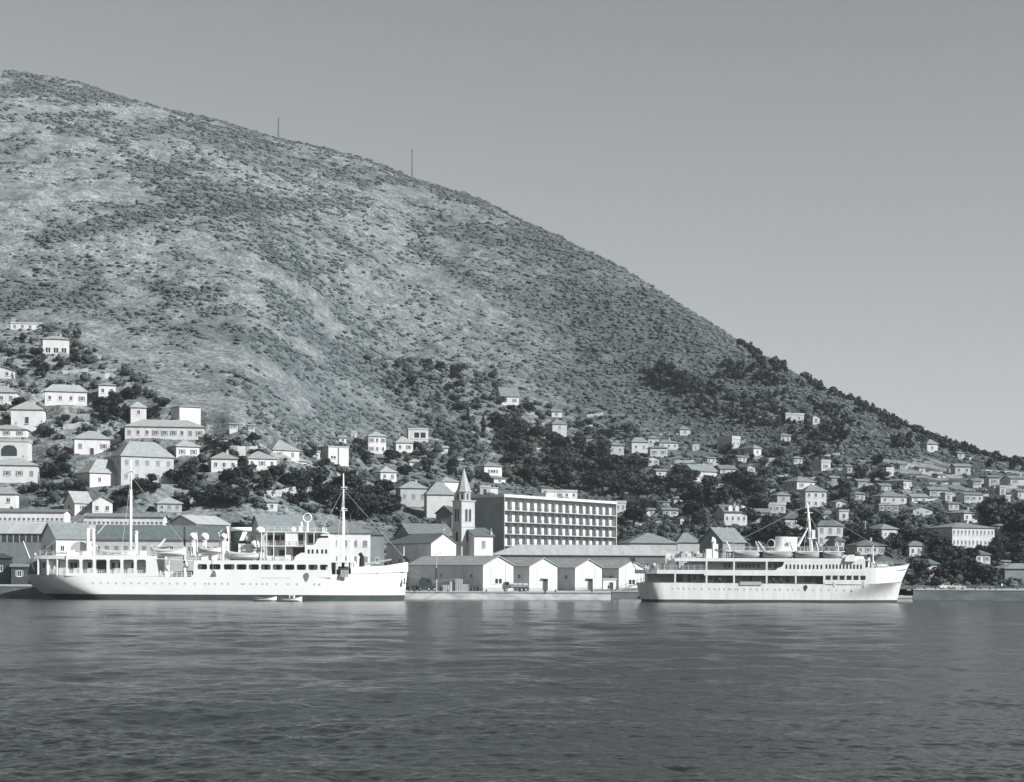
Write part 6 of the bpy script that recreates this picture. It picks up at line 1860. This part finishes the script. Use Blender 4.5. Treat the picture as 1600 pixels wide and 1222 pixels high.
jit = 1 + .95 * (rb.random((n, 12, 1)) - .5)
P = I0[None] * jit * np.stack([wid, dep_, hgt], 1)[:, None, :] + np.stack([bx, by, bz + hgt * .35], 1)[:, None, :]
Fb = (J0[None] + (np.arange(n) * 12)[:, None, None]).reshape(-1, 3)
scrub = inst('scrub', raw_mesh('scrub', P.reshape(-1, 3), Fb, M_SCRUB))
tag(scrub, 'dark low bushes scattered all over the bare hillside', 'scrub', kind='stuff')

# ------------------------------------------------------------------ terrace and garden walls
G_W = 'stone garden and terrace walls on the slope'
def gwall(label, xa, ya, xc, yc, hpx, m=None, n=8):
    pts = []
    for i in range(n + 1):
        p = ground(xa + (xc - xa) * i / n, ya + (yc - ya) * i / n)
        if p is None: return
        if pts and abs(p.y - pts[-1].y) > 25: p = Vector((ray(xa + (xc - xa) * i / n, ya)[0] * pts[-1].y, pts[-1].y, pts[-1].z))
        p.z = max(p.z, float(height(p.x, p.y)[0]))
        pts.append(p)
    b = MB()
    o0 = pts[0].copy()
    rings_ = []
    for p in pts:
        h = hpx * p.y / F
        q = p - o0
        rings_.append([(q.x, q.y - .25, q.z - 2.0), (q.x, q.y + .25, q.z - 2.0), (q.x, q.y + .25, q.z + h), (q.x, q.y - .25, q.z + h)])
    b.rings(rings_)
    o = b.build('garden_wall', m or M_CREAM, None, o0)
    tag(o, label, 'wall', G_W, 'thing')
M_STONEP = mat('pale_stone_wall', 0.38, 0.95, 1.0, 0.35, bump=.4)
for a in (('long pale terrace wall right of the tall narrow stone house', 888, 690, 968, 692, 4),
          ('white retaining wall below the wide four-window house', 95, 655, 140, 657, 9),
          ('pale garden wall right of the white school-like building', 310, 690, 345, 692, 5),
          ('pale wall behind the bungalow with the chimney', 352, 702, 402, 704, 6),
          ('low stone wall in front of the row of bungalows', 378, 738, 440, 740, 4),
          ('low wall with posts in front of the modern two-part block', 478, 738, 512, 740, 4),
          ('road wall behind the mainmast', 250, 772, 306, 769, 4),
          ('curved pale wall above the big dark tree by the foremast', 413, 780, 482, 768, 10),
          ('pale terrace wall above the dock roofs', 992, 826, 1035, 824, 9),
          ('long white garden wall right of the corner-window house', 1370, 815, 1452, 808, 6),
          ('terrace wall below the small square hut on the upper right', 1272, 744, 1300, 746, 3),
          ('terrace wall left of the raked mast, among trees', 1155, 780, 1184, 784, 5),
          ('long terrace wall below the far right ridge', 1482, 716, 1522, 719, 3),
          ('pale road wall under the upper far right houses', 1355, 750, 1384, 749, 3),
          ('pale terrace wall in the middle of the far right terraces', 1452, 757, 1500, 758, 3),
          ('lower terrace wall of the far right terraces', 1440, 785, 1500, 780, 4),
          ('upper terrace wall at the right picture edge', 1540, 737, 1600, 741, 3),
          ('terrace wall above the hamlet row', 1030, 680, 1060, 681, 3),
          ('field wall on the slope above the lone cypress', 700, 620, 745, 640, 3),
          ('field wall below the highest white house', 795, 642, 850, 650, 3),
          ('terrace wall left of the wide overhanging hip roof', 702, 722, 727, 721, 4),
          ('terrace wall above the trees of the balconied block', 800, 700, 850, 704, 3),
          ('white garden wall at the foot of the loggia villa', 75, 562, 112, 563, 5),
          ('pale path wall beside the small two-level house', 122, 590, 178, 592, 7),
          ('pale wall above the narrow house in the dark trees', 178, 600, 215, 604, 5)):
    gwall(*a, m=M_STONEP)

# short dry-stone terrace walls between the gardens
def terraces(poly, n, lr, hr, label, group):
    xs_ = [p[0] for p in poly]; ys_ = [p[1] for p in poly]
    done = t = 0
    while done < n and t < n * 10:
        t += 1
        px, py = random.uniform(min(xs_), max(xs_)), random.uniform(min(ys_), max(ys_))
        if not inside(poly, px, py): continue
        p = ground(px, py)
        if p is None or any((p.x - cx) ** 2 + (p.y - cy) ** 2 < (r * 1.1 + 1) ** 2 for cx, cy, pz, r in PADS): continue
        Lw = random.uniform(*lr); hh = random.uniform(*hr)
        b = MB()
        m_ = 5
        rings_ = []
        az = random.uniform(-.25, .25)
        for i in range(m_ + 1):
            x = (i / m_ - .5) * Lw; y = x * math.sin(az) + random.uniform(-.15, .15)
            z = float(height(p.x + x, p.y + y)[0]) - p.z
            top = z + hh * random.uniform(.75, 1.1)
            rings_.append([(x, y - .25, z - 1), (x, y + .25, z - 1), (x, y + .2, top), (x, y - .2, top)])
        b.rings(rings_)
        tag(b.build('terrace_wall', M_STONEP, None, p), tree_label(px, py, Lw, 'wall', label), 'wall', group, 'thing')
        done += 1
terraces([(960, 690), (1200, 690), (1420, 730), (1420, 800), (1200, 800), (1000, 760)], 34, (4, 13), (.8, 1.8), 'short dry-stone terrace wall between dark trees on the right slope', 'short terrace walls of the right slope')
terraces([(1400, 715), (1600, 740), (1600, 775), (1400, 790)], 24, (5, 16), (.8, 1.8), 'short dry-stone terrace wall on the open terraces at the far right', 'short terrace walls at the far right')
terraces([(0, 560), (120, 560), (330, 690), (640, 740), (640, 800), (0, 790)], 26, (4, 12), (.8, 2.0), 'short garden wall between the houses behind the long ship', 'short garden walls behind the long ship')
terraces([(640, 640), (960, 650), (960, 720), (650, 720)], 18, (4, 12), (.7, 1.5), 'short dry-stone wall on the slope around the tall narrow stone house', 'short stone walls of the middle slope')

# ------------------------------------------------------------------ pylons on the ridge
def pylon(label, px, py0, py1):
    yr = float(np.interp(px, _cp, C_YR)) - 6
    x = (px - 800) / F * yr
    z = float(height(x, yr)[0]) - .5
    H = (py1 - py0) / F * yr
    root = empty('lattice_mast', (x, yr, z)); tag(root, label, 'mast', 'thin masts on the ridge')
    b = MB()
    w0, w1 = .55, .3
    L4 = [(-1, -1), (1, -1), (1, 1), (-1, 1)]
    def pt(q, t): return (L4[q][0] * (w0 + (w1 - w0) * t), L4[q][1] * (w0 + (w1 - w0) * t), H * t)
    for q in range(4):
        b.tube(pt(q, 0), pt(q, 1), .14, .10, 5)
    n = 14
    for i in range(n):
        for q in range(4):
            b.tube(pt(q, i / n), pt((q + 1) % 4, (i + 1) / n), .09, n=4)
    b.build('lattice', M_STEEL, root)
    b = MB(); b.box(-1.6, 1.6, -.08, .08, H * .9, H * .9 + .15); b.build('crossarm', M_SHUT, root)
pylon('thin lattice mast on the skyline, left of the two', 432, 183, 218)
pylon('thin lattice mast on the skyline nearest the steep flank', 641, 233, 279)

# ------------------------------------------------------------------ people (one continuous body each)
def person_mesh(name, pose, mats):
    J = {'pel': (0, 0, .95), 'ch': (0, 0, 1.30), 'nk': (0, 0, 1.50), 'hd': (0, -.02, 1.66), 'tp': (0, -.01, 1.76),
         'sl': (-.19, 0, 1.43), 'el': (-.25, .03, 1.15), 'wl': (-.24, -.08, .90), 'fl': (-.24, -.11, .80),
         'sr': (.19, 0, 1.43), 'er': (.25, .03, 1.15), 'wr': (.24, -.08, .90), 'fr': (.24, -.11, .80),
         'hl': (-.10, 0, .90), 'kl': (-.11, -.02, .49), 'al': (-.11, .02, .09), 'tl': (-.12, -.14, .04),
         'hr': (.10, 0, .90), 'kr': (.11, -.02, .49), 'ar': (.11, .02, .09), 'tr': (.12, -.14, .04)}
    if pose == 'walk':
        J['kl'] = (-.11, -.18, .50); J['al'] = (-.11, -.22, .09); J['tl'] = (-.12, -.38, .06)
        J['ar'] = (.11, .26, .13); J['tr'] = (.12, .12, .04); J['kr'] = (.11, .04, .50)
    if pose == 'sit':
        d = -.47
        for q in J:
            x, y, z = J[q]
            if q[0] not in 'kat' or q in ('tp',): J[q] = (x, y, z + d)
        for s, sg in (('l', -1), ('r', 1)):
            J['k' + s] = (sg * .12, -.42, .46); J['a' + s] = (sg * .12, -.44, .06); J['t' + s] = (sg * .12, -.58, .03)
            J['w' + s] = (sg * .2, -.3, .55); J['f' + s] = (sg * .15, -.38, .53)
    if pose == 'rail':
        J['er'] = (.27, -.12, 1.18); J['wr'] = (.2, -.36, 1.08); J['fr'] = (.17, -.43, 1.06); J['el'] = (-.27, -.12, 1.18); J['wl'] = (-.2, -.36, 1.08); J['fl'] = (-.17, -.43, 1.06)
    E = [('pel', 'ch'), ('ch', 'nk'), ('nk', 'hd'), ('hd', 'tp'), ('ch', 'sl'), ('sl', 'el'), ('el', 'wl'), ('wl', 'fl'), ('ch', 'sr'), ('sr', 'er'), ('er', 'wr'), ('wr', 'fr'),
         ('pel', 'hl'), ('hl', 'kl'), ('kl', 'al'), ('al', 'tl'), ('pel', 'hr'), ('hr', 'kr'), ('kr', 'ar'), ('ar', 'tr')]
    rad = {'pel': .15, 'ch': .16, 'nk': .06, 'hd': .10, 'tp': .07, 's': .075, 'e': .05, 'w': .035, 'f': .04, 'h': .095, 'k': .065, 'a': .045, 't': .04}
    keys = list(J)
    me = bpy.data.meshes.new(name)
    me.from_pydata([J[q] for q in keys], [(keys.index(a), keys.index(c)) for a, c in E], [])
    o = bpy.data.objects.new(name, me); COL.objects.link(o)
    o.modifiers.new('skin', 'SKIN')
    sv = me.skin_vertices[0].data if me.skin_vertices else None
    if sv is None:
        bpy.context.view_layer.objects.active = o
        bpy.ops.mesh.customdata_skin_add(); sv = me.skin_vertices[0].data
    for i, q in enumerate(keys):
        r = rad.get(q, rad.get(q[0], .05))
        sv[i].radius = (r, r * (.75 if q in ('pel', 'ch') else 1)); sv[i].use_root = (q == 'pel')
    o.modifiers.new('sub', 'SUBSURF').levels = 1
    dg = bpy.context.evaluated_depsgraph_get()
    out = bpy.data.meshes.new_from_object(o.evaluated_get(dg))
    bpy.data.objects.remove(o)
    out.materials.clear()
    for m in mats: out.materials.append(m)
    d = -.47 if pose == 'sit' else 0
    for p in out.polygons:
        c = p.center
        if c.z > 1.48 + d: p.material_index = 0 if c.z < 1.72 + d and c.y < .03 else 3
        elif c.z > .92 + d and not (abs(c.x) > .2 and c.z < 1.08 + d): p.material_index = 1
        elif abs(c.x) > .19 and c.z > .7 + d: p.material_index = 0
        else: p.material_index = 2
        p.use_smooth = True
    return out
M_SKIN = mat('skin', .30, .6, 2, .1); M_HAIR = mat('hair', .02, .7, 3, .3)
M_CW = mat('white_cloth', .72, .9, 3, .1); M_CD = mat('dark_cloth', .04, .9, 3, .2); M_CG = mat('grey_cloth', .2, .9, 3, .2)
PE = {('stand', 0): person_mesh('person', 'stand', [M_SKIN, M_CW, M_CD, M_HAIR]), ('walk', 1): person_mesh('person', 'walk', [M_SKIN, M_CD, M_CG, M_HAIR]),
      ('sit', 1): person_mesh('person', 'sit', [M_SKIN, M_CD, M_CD, M_HAIR]), ('rail', 0): person_mesh('person', 'rail', [M_SKIN, M_CW, M_CG, M_HAIR]), ('rail', 1): person_mesh('person', 'rail', [M_SKIN, M_CD, M_CD, M_HAIR])}
def person(label, x, y, z, key, rz=0, group=None):
    o = inst('person', PE[key], None, (x, y, z), rz)
    tag(o, label, 'person', group)
person('person in dark clothes sitting on the quay edge before the second wharf shed', xat(852, 460), 460.3, 1.92 - .40, ('sit', 1))
person('person in dark clothes walking on the quay below the crane', xat(733, 464), 465, 1.92, ('walk', 1), R(60))
person('person in a white shirt standing on the dark quay at the right', xat(1564, 482), 481, 2.8, ('stand', 0), R(20))
person('person in dark clothes standing beside the door of the low lean-to', xat(951, 478), 478, 1.92, ('walk', 1), R(-40))
k2 = F / 437.0
def s2(px, py): return (px - 800) / k2, (HZ + CAMH * k2 + (px - 800) * math.tan(ROLL) - py) / k2
G_P = 'people on the after decks of the smaller ship'
for i, px in enumerate((1058, 1065, 1073, 1082, 1091, 1099)):
    x, z = s2(px, 872.3)
    person('person leaning on the upper after-deck rail of the smaller ship', x, 437.75 + .1 * (i % 2), SHIP2.location.z + s2(1206, 872.3)[1] + .02, ('rail', i % 2), R(-20 + 13 * i), G_P)
for i, (px, w) in enumerate(((1013, 1), (1024, 0), (1036, 1))):
    x, z = s2(px, 891)
    person('person standing on the promenade deck at the stern of the smaller ship', x, 439.6 - .2 * i, s2(1206, 891)[1] + .02, ('rail', w), R(10 * i), G_P)
for i, px in enumerate((1126, 1210, 1221)):
    x, z = s2(px, 911)
    person('person in a white shirt on the open main deck of the smaller ship', x, 438.2, s2(1206, 912)[1] - .2, ('stand', 0), R(30 * i), G_P)

# ------------------------------------------------------------------ small boats beside the long ship
def rowboat(label, px, Y, Lb, house, rz=0):
    root = empty('small_boat', (xat(px, Y), Y, -.05), rz); tag(root, label, 'boat', 'small boats beside the long ship')
    n = 12; rings_ = []
    for i in range(n + 1):
        t = i / n * 2 - 1
        w = .95 * max(.05, 1 - abs(t) ** (2.2 if t > 0 else 5)) ** .8 * (1 if t > -.98 else .8)
        sh = .72 + .35 * max(t, 0) ** 2 + .08 * t * t
        rings_.append([(t * Lb / 2, -w, sh), (t * Lb / 2, -w * .85, .25), (t * Lb / 2, -w * .3, -.15), (t * Lb / 2, w * .3, -.15), (t * Lb / 2, w * .85, .25), (t * Lb / 2, w, sh), (t * Lb / 2, w * .88, sh), (t * Lb / 2, w * .7, .3), (t * Lb / 2, -w * .7, .3), (t * Lb / 2, -w * .88, sh)])
    MB().rings(rings_).build('hull', M_LIFE, root, smooth=False)
    g = MB(); g.path([(r[0][0], r[0][1] - .02, r[0][2]) for r in rings_], .05, 5); g.path([(r[5][0], r[5][1] + .02, r[5][2]) for r in rings_], .05, 5); g.build('gunwale', M_SHUT, root)
    for t in (-.45, .0, .4):
        MB().box(t * Lb / 2 - .14, t * Lb / 2 + .14, -.74, .74, .48, .54).build('thwart', M_DECK, root)
    if house:
        b = MB(); b.box(-.1, 1.1, -.55, .55, .55, 1.35); b.box(-.2, 1.2, -.65, .65, 1.35, 1.42); b.build('cabin', M_SHIPW, root)
        inst('cabin_window', SQ_ME, root, (.5, -.56, 1.0), 0, (.7, 1, .35))
    else:
        b = MB(); b.tube((.8, 0, .4), (.8, 0, 1.5), .05, .03); b.build('pole', M_STEEL, root)
rowboat('small white cabin boat lying beside the long ship', 453, 426, 5.6, True)
rowboat('low open rowing boat behind the small cabin boat', 414, 427, 5.4, False)

# ------------------------------------------------------------------ vehicles and gear on the quays
M_CARP = mat('pale_car_paint', .55, .3, .5, .05, spec=.6); M_CARD = mat('grey_car_paint', .12, .3, .5, .1, spec=.6); M_TYRE = mat('tyre', .02, .9, 2, .2); M_CHROME = mat('hubcap', .5, .3, 2, .1)
def wheel(root, x, y, r, w=.2):
    t = MB().tube((x, y - w / 2, r), (x, y + w / 2, r), r, r, 14).build('wheel', M_TYRE, root)
    MB().tube((x, y - w / 2 - .02, r), (x, y + w / 2 + .02, r), r * .5, r * .5, 10).build('hubcap', M_CHROME, t)
def car(label, px, Y, z, m, rz):
    root = empty('parked_car', (xat(px, Y), Y, z), rz); tag(root, label, 'car', 'cars parked along the quay road')
    prof = [(-2.05, .32), (2.05, .32), (2.1, .55), (2.05, .78), (1.0, .90), (.55, 1.0), (-1.75, 1.0), (-2.1, .85)]
    b = MB(); b.prism(prof, -.80, .80); b.build('body', m, root)
    top = [(.95, .9), (.35, 1.42), (-.85, 1.45), (-1.45, .99)]
    b = MB(); b.prism(top, -.68, .68); c = b.build('cabin', m, root)
    b = MB(); b.prism([(.72, .98), (.28, 1.36), (-.2, 1.37), (-.2, .99)], -.695, .695); b.prism([(-.28, .99), (-.28, 1.37), (-.8, 1.38), (-1.22, 1.01)], -.695, .695); b.build('side_window', M_PANE, c)
    for x in (-1.25, 1.3):
        for y in (-.74, .74): wheel(root, x, y, .31)
    for y in (-.58, .58):
        MB().tube((2.05, y, .66), (2.13, y, .66), .11).build('headlight', M_CHROME, root)
    b = MB(); b.box(2.1, 2.2, -.78, .78, .36, .48); b.box(-2.22, -2.1, -.78, .78, .36, .48); b.build('bumper', M_CHROME, root)
car('pale saloon car parked on the quay road beyond the bow', 1479, 486, 2.8, M_CARP, R(12))
car('second pale car parked in front of the saloon on the quay road', 1496, 484.5, 2.8, M_CARP, R(-8))
car('dark car under the trees of the quay road, nearest the bow', 1438, 492, 2.8, M_CARD, R(4))
car('grey car near the person on the dark quay', 1540, 490, 2.8, M_CARD, R(2))
def lorry(label, px, Y, rz):
    root = empty('lorry', (xat(px, Y), Y, 1.92), rz); tag(root, label, 'lorry')
    b = MB(); b.prism([(-3.4, .7), (-3.4, 1.3), (-3.1, 2.2), (-2.6, 2.45), (-1.7, 2.45), (-1.7, .7)], -1.0, 1.0); c = b.build('cab', M_CARD, root)
    inst('side_window', SQ_ME, c, (-2.35, -1.02, 1.9), 0, (.8, 1, .6))
    MB().box(-1.6, 3.2, -1.1, 1.1, .85, 1.05).build('chassis', M_STEEL, root)
    b = MB(); b.box(-1.5, 3.2, -1.12, -1.02, 1.06, 1.7); b.box(-1.5, 3.2, 1.02, 1.12, 1.06, 1.7); b.box(3.1, 3.2, -1.0, 1.0, 1.06, 1.7); b.box(-1.5, -1.4, -1.0, 1.0, 1.06, 1.7); b.build('load_bed', M_SHUT, root)
    b = MB()
    for i in range(7):
        b.lathe([(.1, 1.06), (.5, 1.15), (.55, 1.6), (.3, 2.0), (.05, 2.05)], (-1 + .6 * i, .3 * (-1) ** i), 8)
    b.build('sacks', M_CANVAS, root)
    for x in (-2.6, 1.4, 2.4):
        for y in (-.95, .95): wheel(root, x, y, .46, .26)
lorry('dark lorry loaded with sacks between the first two wharf sheds', 806, 472, R(6))
def quay_crane():
    root = empty('mobile_crane', (xat(664, 474), 474, 1.92)); tag(root, 'dark mobile crane with a lowered lattice jib beside the long shed wall', 'crane')
    MB().box(-3.4, 3.4, -1.2, 1.2, .8, 1.3).build('chassis', M_STEEL, root)
    b = MB(); b.prism([(-1.6, 1.35), (1.8, 1.35), (1.8, 2.9), (.6, 3.4), (-.8, 3.4), (-1.6, 2.2)], -1.0, 1.0); b.build('crane_cab', M_STEEL, root)
    inst('cab_window', SQ_ME, root, (1.0, -1.02, 2.6), 0, (.9, 1, .7))
    b = MB()
    for (dy, dz) in ((-.3, 0), (.3, 0), (-.3, .5), (.3, .5)):
        b.tube((1.2, dy, 2.0 + dz), (9.0, dy * .4, 3.0 + dz * .4), .07, n=5)
        b.tube((-1.2, dy, 3.0 + dz), (-5.5, dy * .5, 3.9 + dz * .4), .07, n=5)
    for i in range(10):
        t0, t1 = i / 10, (i + 1) / 10
        b.tube((1.2 + 7.8 * t0, -.3, 2.0 + t0), (1.2 + 7.8 * t1, -.25, 2.5 + t1 * .7), .04, n=4)
    b.build('jib', M_SHUT, root)
    for x in (-2.5, -1.1, 1.1, 2.5):
        for y in (-1.1, 1.1): wheel(root, x, y, .5, .3)
quay_crane()
root = empty('light_pole', (xat(682, 470), 470, 1.92)); tag(root, 'tall pale pole with a dark collar standing on the quay by the crane', 'pole')
MB().tube((0, 0, 0), (0, 0, 3.0), .2, .18).build('foot', M_CREAM, root)
MB().tube((0, 0, 3.0), (0, 0, 5.8), .27, .25).build('collar', M_STEEL, root)
MB().tube((0, 0, 5.8), (0, 0, 9.4), .13, .09).build('mast', M_CREAM, root)
b = MB(); b.tube((0, 0, 9.3), (.9, 0, 9.6), .05); b.lathe([(.05, 9.35), (.3, 9.4), (.05, 9.65)], (.95, 0), 8); b.build('lamp', M_SHUT, root)
def crate(label, px, Y, w, h, m):
    root = empty('crate', (xat(px, Y), Y, 1.92), random.uniform(-.4, .4)); tag(root, label, 'crate', 'crates stacked by the long shed wall')
    MB().box(-w / 2, w / 2, -.5, .5, 0, h).build('box', m, root)
    for q in range(max(2, int(w / .5))):
        x = -w / 2 + w * (q + .5) / max(2, int(w / .5))
        MB().box(x - .07, x + .07, -.55, -.5, 0, h).build('batten', M_SHUT, root)
for i, (px, w, h, lab) in enumerate(((698, 2.2, 1.5, 'pale crate right beside the tall quay pole'), (708, 2.0, 2.4, 'tall pale crate in the middle of the shed wall'), (717, 1.8, 3.0, 'tallest pale crate by the long shed wall'),
                                     (727, 1.6, 1.7, 'low crate at the right end of the pile by the shed'), (742, 1.3, 1.2, 'small dark crate near the corner of the first wharf shed'))):
    crate(lab, px, 474 + .6 * (i % 2), w, h, M_CANVAS if i < 4 else M_STEEL)
for i, px in enumerate((640, 647, 655, 690, 737, 748)):
    root = empty('oil_drum', (xat(px, 471 + .5 * (i % 3)), 471 + .5 * (i % 3), 1.92)); tag(root, 'dark oil drum standing on the quay by the long shed wall', 'drum', 'oil drums on the quay')
    MB().lathe([(.38, 0), (.38, .3), (.41, .32), (.38, .34), (.38, .68), (.41, .70), (.38, .72), (.38, 1.05), (.3, 1.05)], n=12).build('barrel', M_STEEL, root)
for i, px in enumerate((648, 700, 760, 812, 868, 925)):
    root = empty('bollard', (xat(px, 460.7), 460.7, 1.92)); tag(root, 'short iron bollard on the edge of the pale quay', 'bollard', 'bollards on the pale quay')
    MB().lathe([(.22, 0), (.16, .1), (.15, .35), (.25, .42), (.25, .5), (.1, .55)], n=10).build('post', M_STEEL, root)
for i, px in enumerate((1462, 1492, 1524, 1556, 1590)):
    root = empty('bollard', (xat(px, 482.3), 482.3, 2.8)); tag(root, 'short iron bollard on the dark quay beyond the bow', 'bollard', 'bollards on the dark quay')
    MB().lathe([(.22, 0), (.16, .1), (.15, .35), (.25, .42), (.25, .5), (.1, .55)], n=10).build('post', M_STEEL, root)
b = MB(); b.prism([(0, 0), (7.6, 2.6), (7.6, 2.95), (0, .35)], -.5, .5)
g = tag(b.build('gangway', M_CREAM, None, (xat(962, 462), 462, 1.95)), 'sloping pale gangway leading up to the smaller ship stern', 'gangway')
bb = MB(); railing(bb, [(0, -.45, .35), (7.6, -.45, 2.95)], .9, 1.2, .04); bb.build('handrail', M_STEEL, g)
root = empty('utility_pole', ground(1352, 850)); tag(root, 'white pole rising above the dark-roofed house by the bow', 'pole')
MB().tube((0, 0, -1), (0, 0, 7.5), .2, .14).build('shaft', M_CREAM, root)
MB().box(-.7, .7, -.06, .06, 6.9, 7.05).build('crossarm', M_CREAM, root)

# ------------------------------------------------------------------ summer haze over the bay
HAZE = 0.00006
if HAZE > 0:
    hb_ = MB().box(-1500, 1500, -120, 2330, -5, 520)
    hm = bpy.data.materials.new('summer_haze'); hm.use_nodes = True
    nt = hm.node_tree; nt.nodes.clear()
    ov = nt.nodes.new('ShaderNodeOutputMaterial'); pv = nt.nodes.new('ShaderNodeVolumePrincipled')
    pv.inputs['Color'].default_value = (.93, .97, .98, 1); pv.inputs['Density'].default_value = HAZE; pv.inputs['Anisotropy'].default_value = 0.1
    nt.links.new(pv.outputs[0], ov.inputs['Volume'])
    tag(hb_.build('haze', hm), kind='stuff')

for o in SC.objects:
    if '_dims' in o.keys():
        del o['_dims']
print('trees', NTREE, 'objects', len(SC.objects))
